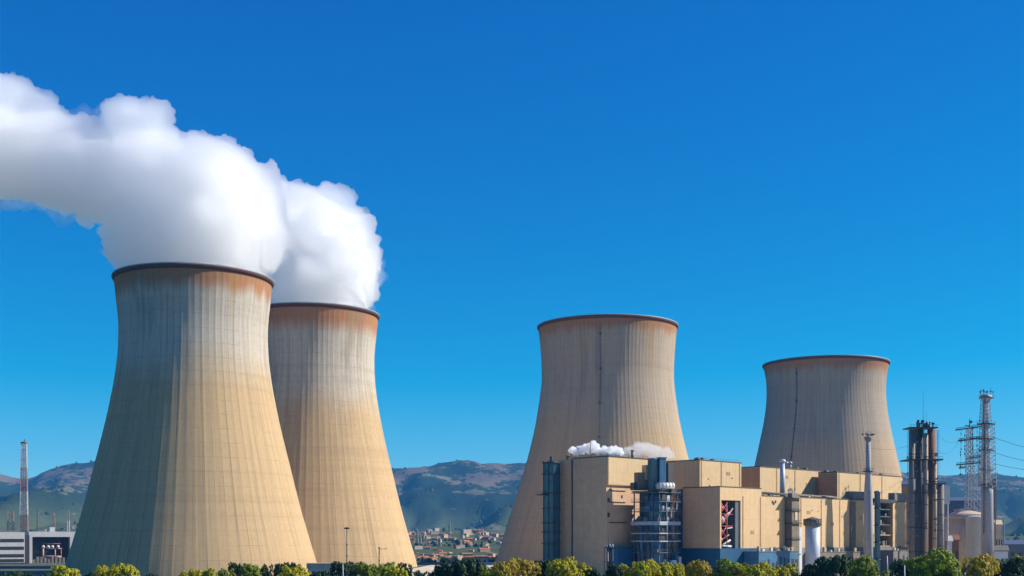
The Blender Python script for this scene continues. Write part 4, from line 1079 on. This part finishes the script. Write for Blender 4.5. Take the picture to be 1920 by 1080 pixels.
# ---------------------------------------------------------------- poles and small things by the trees
def lamp_post(px, Y, ytop, label, disc=True, r=0.11):
    X = PX(px, Y); zt = PZ(ytop, Y); e = empty('lamp_post', (X, Y, 0), label, 'lamp post')
    MB().lathe(X, Y, [(0,0),(r*1.9,0),(r*1.3,zt*0.5),(r,zt),(0,zt)], 10).build('post', M['slate'], e)
    mb = MB()
    if disc: mb.lathe(X, Y, [(0,zt),(0.6,zt+0.02),(0.75,zt+0.2),(0.5,zt+0.42),(0,zt+0.46)], 14)
    else: mb.box((X, Y, zt+0.12), (0.5, 0.3, 0.24)); mb.tube((X, Y, zt-0.2), (X+1.6, Y, zt-0.15), 0.05, 5); mb.box((X+1.6, Y, zt-0.15), (0.5,0.25,0.16))
    mb.build('lamp_head', M['dark'], e)
    mb = MB()
    for k in range(3): mb.box((X, Y, zt*(0.55+0.13*k)), (0.32, 0.32, 0.3))
    mb.build('bracket', M['dark'], e)
lamp_post(650.5, 300, 992, 'tallest slim lamp post with a round head before the half hidden cooling tower')
lamp_post(711, 300, 1028, 'short dark lamp post right of the tall round headed one', False, 0.13)
def post(px, Y, ytop, label, lean=0.0, r=0.12):
    X = PX(px, Y); zt = PZ(ytop, Y); mb = MB(); mb.tube((X, Y, 0), (X-lean*0.6, Y, zt*0.7), r*1.3, 8, r); mb.tube((X-lean*0.6, Y, zt*0.7), (X-lean, Y, zt), r, 8, r*0.7)
    return tag(mb.build('pale_pole', M['white']), label, 'pole')
post(1667, 215, 1042, 'leaning pale pole before the trees, below the dark opening', 0.35)
post(1697, 205, 1060, 'shorter pale pole left of the big round tree', 0.1)
post(645, 215, 1058, 'pale leaning stick below the tall lamp post', 0.2, 0.1)
# little transformer mast in front of the boiler house
tx, ty = PX(1140, 345), 345
e = empty('transformer_mast', (tx, ty, 0), 'grey twin pole transformer mast before the tall boiler house', 'mast')
MB().cyl(tx-0.1, ty, 0, PZ(1024,345), 0.33, 0.26, 12).build('pole', M['grey'], e)
MB().cyl(tx+0.85, ty+0.6, 0, PZ(1024,345), 0.3, 0.22, 12).build('pole', M['slate'], e)
mb = MB(); zt = PZ(1027,345); mb.box((tx+0.3, ty+0.2, zt), (2.9, 1.8, 0.2)); mb.box((tx+0.3, ty+0.2, PZ(1053,345)), (3.4, 1.4, 0.12)); mb.build('crossbar', M['slate'], e)
mb = MB()
for d in (-1.0, 1.4): mb.cyl(tx+d, ty+0.5, 0, zt, 0.12, 0.1, 8)
mb.tube((tx+0.2,ty,zt),(tx+0.1,ty,PZ(996,345)),0.16,6,0.08)
mb.build('frame', M['slate'], e)
for d in (-0.35, 0.5, 1.3):
    mb = MB(); mb.lathe(tx+d, ty, [(0,zt+0.1),(0.2,zt+0.1),(0.26,zt+0.5),(0.16,zt+0.9),(0,zt+1.1)], 10); mb.build('insulator', M['white'], e)
# low white wall at the foot of the towers
mb = MB(); x0, x1 = PX(577, 575), PX(628, 575); mb.prism([(x0,575),(x1,575),(x1,584),(x0,584)], 0, PZ(1066,575)); e = empty('gate_lodge', ((x0+x1)/2,575,0), 'low white lodge at the gap between the two steaming towers', 'building')
mb.build('wall', M['white'], e)
MB().prism([(x0-0.5,574.5),(x1+0.4,574.5),(x1+0.4,584.5),(x0-0.5,584.5)], PZ(1066,575)+0.004, PZ(1056,575)).build('roof', M['render_w'], e)
for k in range(4): MB().box((x0+1.7+k*3.0, 574.96, 1.9), (1.2, 0.1, 1.3)).build('window', M['navy'], e)

# ---------------------------------------------------------------- distant town
def house_proto(kind):
    e = empty('town_house', (0, 0, 0)); wd, dp, h, rf = (9, 8, 6, 2.2) if kind == 0 else ((13, 9, 5, 2.0) if kind == 1 else (13, 10, 8, 0.6))
    tag(e, 'small pale house in the distant town between the towers', 'house', 'houses of the distant town')
    MB().box((0,0,h/2-2), (wd, dp, h+4)).build('wall', M['render_w'] if kind != 1 else M['render_p'], e)
    mb = MB()
    if kind == 2: mb.box((0,0,h+0.3), (wd+0.4, dp+0.4, 0.6))
    else:
        a, b = wd/2+0.4, dp/2+0.4; mb.add([(-a,-b,h),(a,-b,h),(a,b,h),(-a,b,h),(-a,0,h+rf),(a,0,h+rf)], [[0,1,5,4],[2,3,4,5],[3,0,4],[1,2,5],[0,3,2,1]])
    mb.build('roof', M['terracotta'] if kind != 2 else M['render_w'], e)
    return e
protos = [house_proto(k) for k in range(3)]; used = [False]*3
rr = random.Random(77); spots = []
def place_house(px, Y, group, label, k=None):
    k = rr.choice((0,0,0,1,1,1,2)) if k is None else k
    if used[k]: o = copy_tree(protos[k])
    else: o = protos[k]; used[k] = True
    X = PX(px, Y); z = max(0, terrain(X, Y)); o.location = (X, Y, z); o.rotation_euler.z = rr.uniform(-0.9, 0.9)
    s = rr.uniform(0.5, 0.95)*(0.6 if Y < 1400 else 0.8 if Y < 1800 else 1); o.scale = (s*rr.uniform(0.8,1.5), s, s*rr.uniform(0.8, 1.2)); o['label'] = label; o['group'] = group
for k in range(195):
    Y = 1250+1750*rr.random()**0.7
    place_house(rr.uniform(760, 975), Y, 'houses of the town between the towers', 'small pale house in the distant town between the half hidden tower and the third')
for k in range(55):
    place_house(rr.uniform(762, 965), rr.uniform(930, 1350), 'houses of the town between the towers', 'small pale house in the distant town between the half hidden tower and the third')
for k in range(26):
    place_house(rr.uniform(1770, 1990), rr.uniform(1300, 2900), 'houses of the town at the right edge', 'small pale house in the distance behind the white chimney')
for k in range(12):
    place_house(rr.uniform(-60, 150), rr.uniform(1500, 2900), 'houses of the town at the left edge', 'small pale house in the distance left of the nearest tower')
for k, (px, Y, h) in enumerate(((782, 1700, 22), (787.5, 1720, 15), (843, 1900, 26), (824, 1650, 12))):
    X = PX(px, Y); z = max(0, terrain(X, Y)); e = empty('small_pylon', (X, Y, z), ('pale pylon at the left of the town, close to the half hidden tower', 'short pylon just right of the pale one beside the half hidden tower', 'tall pale pylon above the middle of the town', 'small dark pylon left of the tall one above the town')[k], 'pylon')
    mb = MB(); lattice(mb, X, Y, z, z+h, 4.2, 1.6, 6, 0.32); mb.build('lattice_leg', M['render_w'], e)
    mb = MB()
    for q in (0.7, 0.85): mb.box((X, Y, z+h*q), (8*(1.2-q)+3, 0.6, 0.5))
    mb.build('crossarm', M['render_w'], e)

# far-off scrub and woods on the plain and the slopes
def far_wood():
    r_ = random.Random(5); vs, fs = [], []
    for k in range(9000):
        px = r_.uniform(-150, 2100); Y = 930+5200*r_.random()**1.5; X = PX(px, Y)
        if noise.noise(Vector((X/170, Y/260, 2))) < -0.05 + (0.12 if Y < 2600 else 0): continue
        z = max(0, terrain(X, Y)); s_ = r_.uniform(2.5, 6.5)*(1 if Y > 2500 else 0.7 if Y > 1500 else 0.4); a0 = r_.random()*6
        n0 = len(vs)
        ring = [(X+s_*math.cos(a0+q*1.047)*r_.uniform(.7,1.2), Y+s_*math.sin(a0+q*1.047)*r_.uniform(.7,1.2)) for q in range(6)]
        vs += [(x, y, z-1) for x, y in ring]+[(X+(x-X)*.8, Y+(y-Y)*.8, z+s_*r_.uniform(.6,1.1)) for x, y in ring]+[(X, Y, z+s_*1.4)]
        fs += [(n0+q, n0+(q+1)%6, n0+6+(q+1)%6, n0+6+q) for q in range(6)]+[(n0+6+q, n0+6+(q+1)%6, n0+12) for q in range(6)]
    me = bpy.data.meshes.new('far_woodland'); me.from_pydata(vs, [], fs)
    m, t, b = newmat('far_foliage'); g = t.nodes.new('ShaderNodeNewGeometry')
    L(t, mix_(t, g.outputs['Random Per Island'], (0.012,0.03,0.018), (0.07,0.09,0.03)), b.inputs['Base Color']); b.inputs['Roughness'].default_value = 1
    me.materials.append(m); o = bpy.data.objects.new('far_woodland', me); COL.objects.link(o)
    tag(o, 'dark scrub and woods scattered over the distant slopes', 'woodland', kind='stuff')
far_wood()

# ---------------------------------------------------------------- trees
def crown_mesh(seed, n_cl=130, leaves=46, flat=0.8):
    """unit crown: radius ~1, height about 2*flat; leaf-sized quads on many small clumps"""
    r_ = random.Random(seed); vs, fs = [], []
    lobes = []
    for k in range(9):
        a = r_.random()*6.28; rad = r_.uniform(0.2, 0.62); z = r_.uniform(-0.35, 0.62)*flat
        lobes.append((rad*math.cos(a), rad*math.sin(a), z, r_.uniform(0.30, 0.50)))
    lobes.append((0, 0, 0.25*flat, 0.66)); lobes.append((0,0,-0.3*flat,0.6))
    for c in range(n_cl):
        lx, ly, lz, lr = lobes[r_.randrange(len(lobes))]
        while True:
            d = Vector((r_.gauss(0,1), r_.gauss(0,1), r_.gauss(0,1))).normalized()
            if d.z > -0.5: break
        cc = Vector((lx, ly, lz)) + Vector((d.x, d.y, d.z*flat))*lr*r_.uniform(0.85, 1.03)
        cr = r_.uniform(0.06, 0.11)
        for q in range(leaves):
            e_ = Vector((r_.gauss(0,1), r_.gauss(0,1), r_.gauss(0,1))).normalized()
            p = cc+e_*cr*r_.uniform(0.5, 1.15)
            nrm = (e_*0.7+d*0.7+Vector((r_.gauss(0,.35), r_.gauss(0,.35), r_.gauss(0,.35)))).normalized()
            t1 = nrm.orthogonal().normalized(); ang = r_.random()*6.28
            t1 = Matrix.Rotation(ang, 3, nrm) @ t1; t2 = nrm.cross(t1); s_ = r_.uniform(0.022, 0.042)
            n0 = len(vs); vs += [p-t1*s_-t2*s_*0.6, p+t1*s_*0.9-t2*s_*0.5, p+t1*s_+t2*s_*0.6, p-t1*s_*0.8+t2*s_*0.7]
            fs.append((n0, n0+1, n0+2, n0+3))
    # inner core so the crown is not see-through in the middle
    me = bpy.data.meshes.new('crown'); me.from_pydata([tuple(v) for v in vs], [], fs)
    return me
CR = {k: [crown_mesh(10*i+3, 240, 42, fl) for i, fl in enumerate((0.85, 0.95, 0.75))] for k in 'a'}['a']
CRK = {}; EXT = {}
for kind in 'yomg':
    CRK[kind] = []
    for m_ in CR:
        c = m_.copy(); c.materials.append(LEAF[kind]); CRK[kind].append(c)
        a_ = np.array([v.co[:] for v in c.vertices]); EXT[c.name] = (np.percentile(np.hypot(a_[:,0], a_[:,1]), 97), np.percentile(a_[:,2], 99.7))
def trunk_mesh():
    mb = MB(); mb.tube((0,0,0),(0.02,0.01,0.30),0.026,8,0.02); mb.tube((0.02,0.01,0.30),(0,0,0.62),0.02,8,0.012)
    for k in range(6):
        a = k*1.05; z = 0.28+0.06*k; mb.tube((0.01,0,z),(0.20*math.cos(a),0.20*math.sin(a),z+0.22),0.010,6,0.004)
    return mb.build('trunk', M['olive'])
tm = trunk_mesh(); trunk_me = tm.data; bpy.data.objects.remove(tm)
KN = {'y':'yellow green', 'o':'golden', 'm':'mid green', 'g':'dark green'}
TREES = [
 (120,1060,30,'y','round yellow green tree before the left foot of the nearest tower'),
 (66,1074,26,'g','low dark tree under the white framed pump house'),
 (12,1072,30,'g','dark tree at the very left edge under the office block'),
 (168,1073,12,'g','tiny dark tree between the first two yellow green crowns'),
 (192,1060,17,'y','narrow yellow green tree touching the larger one before the shaded tower side'),
 (230,1058,33,'y','large yellow green tree before the shaded side of the nearest tower'),
 (290,1076,20,'g','low dark shrub at the edge of the shade on the nearest tower'),
 (348,1070,13,'y','first small feathery shrub from the left before the sunny tower foot'),
 (369,1067,13,'y','second small feathery shrub before the sunny tower foot'),
 (392,1065,15,'y','third and brightest small feathery shrub before the sunny tower foot'),
 (423,1066,17,'m','green feathery shrub left of the dark mushroom shaped crown'),
 (442,1055,13,'g','dark mushroom shaped tree before the nearest tower'),
 (468,1057,29,'m','broad green tree right of the dark mushroom shaped crown'),
 (501,1058,11,'g','small dark tuft in the middle before the nearest tower'),
 (527,1055,16,'g','dark tree behind the yellowish one at the tower foot'),
 (549,1055,14,'g','dark tuft directly above the yellowish tree near the white lodge'),
 (552,1060,36,'y','wide yellowish tree left of the white lodge'),
 (600,1070,20,'g','low dark tree in front of the white lodge'),
 (638,1053,22,'g','dark tree directly left of the tall lamp post'),
 (664,1053,19,'g','dark tree directly right of the tall lamp post'),
 (690,1056,22,'m','green tree between the two lamp posts'),
 (728,1055,28,'m','green tree right of the short lamp post'),
 (757,1056,20,'g','darker tree at the right foot of the half hidden tower'),
 (745,1063,19,'y','yellow green tree in front of the darker one at the tower foot'),
 (786,1070,14,'g','small dark bush below the distant town, nearest the tower'),
 (805,1072,15,'g','second small dark bush below the distant town'),
 (857,1048,42,'g','big dark domed tree below the distant town'),
 (900,1056,25,'g','dark tree right of the big dark dome'),
 (922,1060,24,'m','green tree below the left foot of the third tower'),
 (945,1051,26,'o','olive golden tree at the left foot of the third tower'),
 (985,1049,25,'o','golden brown tree left of the glazed stair tower'),
 (965,1046,14,'y','small bright crown peeping up behind the golden brown tree'),
 (1018,1050,24,'g','dark tree below the glazed stair tower'),
 (1060,1045,30,'y','brightest yellow tree below the left boiler house'),
 (1083,1056,23,'y','yellow tree overlapping the brightest one on its right'),
 (1108,1063,15,'g','small dark tree left of the transformer mast'),
 (1152,1058,17,'g','dark tree right of the transformer mast'),
 (1177,1058,22,'y','first yellow tree from the left below the blue annex'),
 (1206,1050,26,'y','tallest yellow tree below the blue process tower'),
 (1239,1055,24,'y','yellow tree between the tallest one and the golden ball'),
 (1268,1056,21,'y','yellow tree just left of the golden ball shaped one'),
 (1310,1051,27,'o','golden ball shaped tree below the shaded hall end'),
 (1365,1048,31,'m','green tree below the opening with red pipework'),
 (1388,1056,20,'m','small green crown between the green and the wide yellow tree'),
 (1417,1056,35,'y','wide yellow tree below the striped annex'),
 (1475,1057,31,'y','yellow tree below the rusty lift tower'),
 (1517,1058,18,'g','dark bush below the white silo'),
 (1555,1041,31,'g','tall dark tree right of the white silo'),
 (1590,1045,24,'g','dark tree left of the wide green dome below the chimney'),
 (1622,1044,45,'m','wide green dome shaped tree below the concrete chimney'),
 (1690,1050,27,'g','dark tree behind the two pale poles'),
 (1724,1042,26,'m','green tree leaning on the left of the largest one'),
 (1762,1030,48,'m','largest tree, green, below the stack cluster'),
 (1834,1040,35,'o','olive yellow tree below the white tanks'),
 (1893,1046,40,'g','large dark tree in the bottom right corner'),
 (1912,1041,22,'y','yellowish crown behind the dark tree at the right edge'),
]
rr = random.Random(99)
for i, (px, top, hw, kind, lab) in enumerate(TREES):
    Y = 262+rr.uniform(-14, 14)
    if 'behind' in lab: Y = 292
    if 'in front' in lab: Y = 232
    X = PX(px, Y); zt = PZ(top, Y); rad = hw/F*Y*1.06
    e = empty('tree', (X, Y, 0), lab, 'tree', KN[kind]+' trees along the foreground')
    hz = max(rad*1.0, 2.6); cm = CRK[kind][i % 3]; rx, zx = EXT[cm.name]
    c = bpy.data.objects.new('crown', CRK[kind][i % 3]); COL.objects.link(c); c.parent = e
    c.scale = (rad/rx, rad/rx, hz/zx); c.location = (0, 0, zt-hz); c.rotation_euler.z = rr.random()*6.28
    t = bpy.data.objects.new('trunk', trunk_me); COL.objects.link(t); t.parent = e; t.scale = (zt*0.8, zt*0.8, zt)
# ragged undergrowth filling the gaps between the trees
def undergrowth():
    r_ = random.Random(31); vs, fs = [], []
    for k in range(9000):
        px = r_.uniform(-60, 1980); Y = r_.uniform(285, 330)
        h = 7.2+2.2*noise.noise(Vector((px/45, Y/40, 0)))
        if px > 1100: h += 1.6
        X = PX(px, Y); z = h*r_.random()**0.35; s_ = r_.uniform(0.14, 0.38)
        n = Vector((r_.gauss(0,1), r_.gauss(0,1)-0.6, r_.gauss(0,1)+0.6)).normalized(); t1 = n.orthogonal().normalized(); t2 = n.cross(t1); p = Vector((X, Y, z))
        n0 = len(vs); vs += [p-t1*s_-t2*s_, p+t1*s_-t2*s_, p+t1*s_+t2*s_, p-t1*s_+t2*s_]; fs.append((n0,n0+1,n0+2,n0+3))
    me = bpy.data.meshes.new('undergrowth'); me.from_pydata([tuple(v) for v in vs], [], fs); me.materials.append(LEAF['g'])
    o = bpy.data.objects.new('undergrowth', me); COL.objects.link(o); tag(o, 'dense dark scrub filling the gaps between the foreground trees', 'scrub', kind='stuff')
undergrowth()

# ---------------------------------------------------------------- haze (air between the viewpoint and the hills)
HZ = 0.000053
mb = MB(); mb.prism([(-9400,-700),(9400,-700),(9400,9300),(-9400,9300)], -3.0, 640)
m = bpy.data.materials.new('haze_air'); m.use_nodes = True; t = m.node_tree; t.nodes.clear()
o_ = t.nodes.new('ShaderNodeOutputMaterial'); p_ = t.nodes.new('ShaderNodeVolumePrincipled')
p_.inputs['Color'].default_value = (0.10, 0.47, 1.0, 1); p_.inputs['Density'].default_value = HZ; p_.inputs['Anisotropy'].default_value = 0.0
L(t, p_.outputs[0], o_.inputs['Volume'])
hz = mb.build('haze', m); tag(hz, kind='stuff')
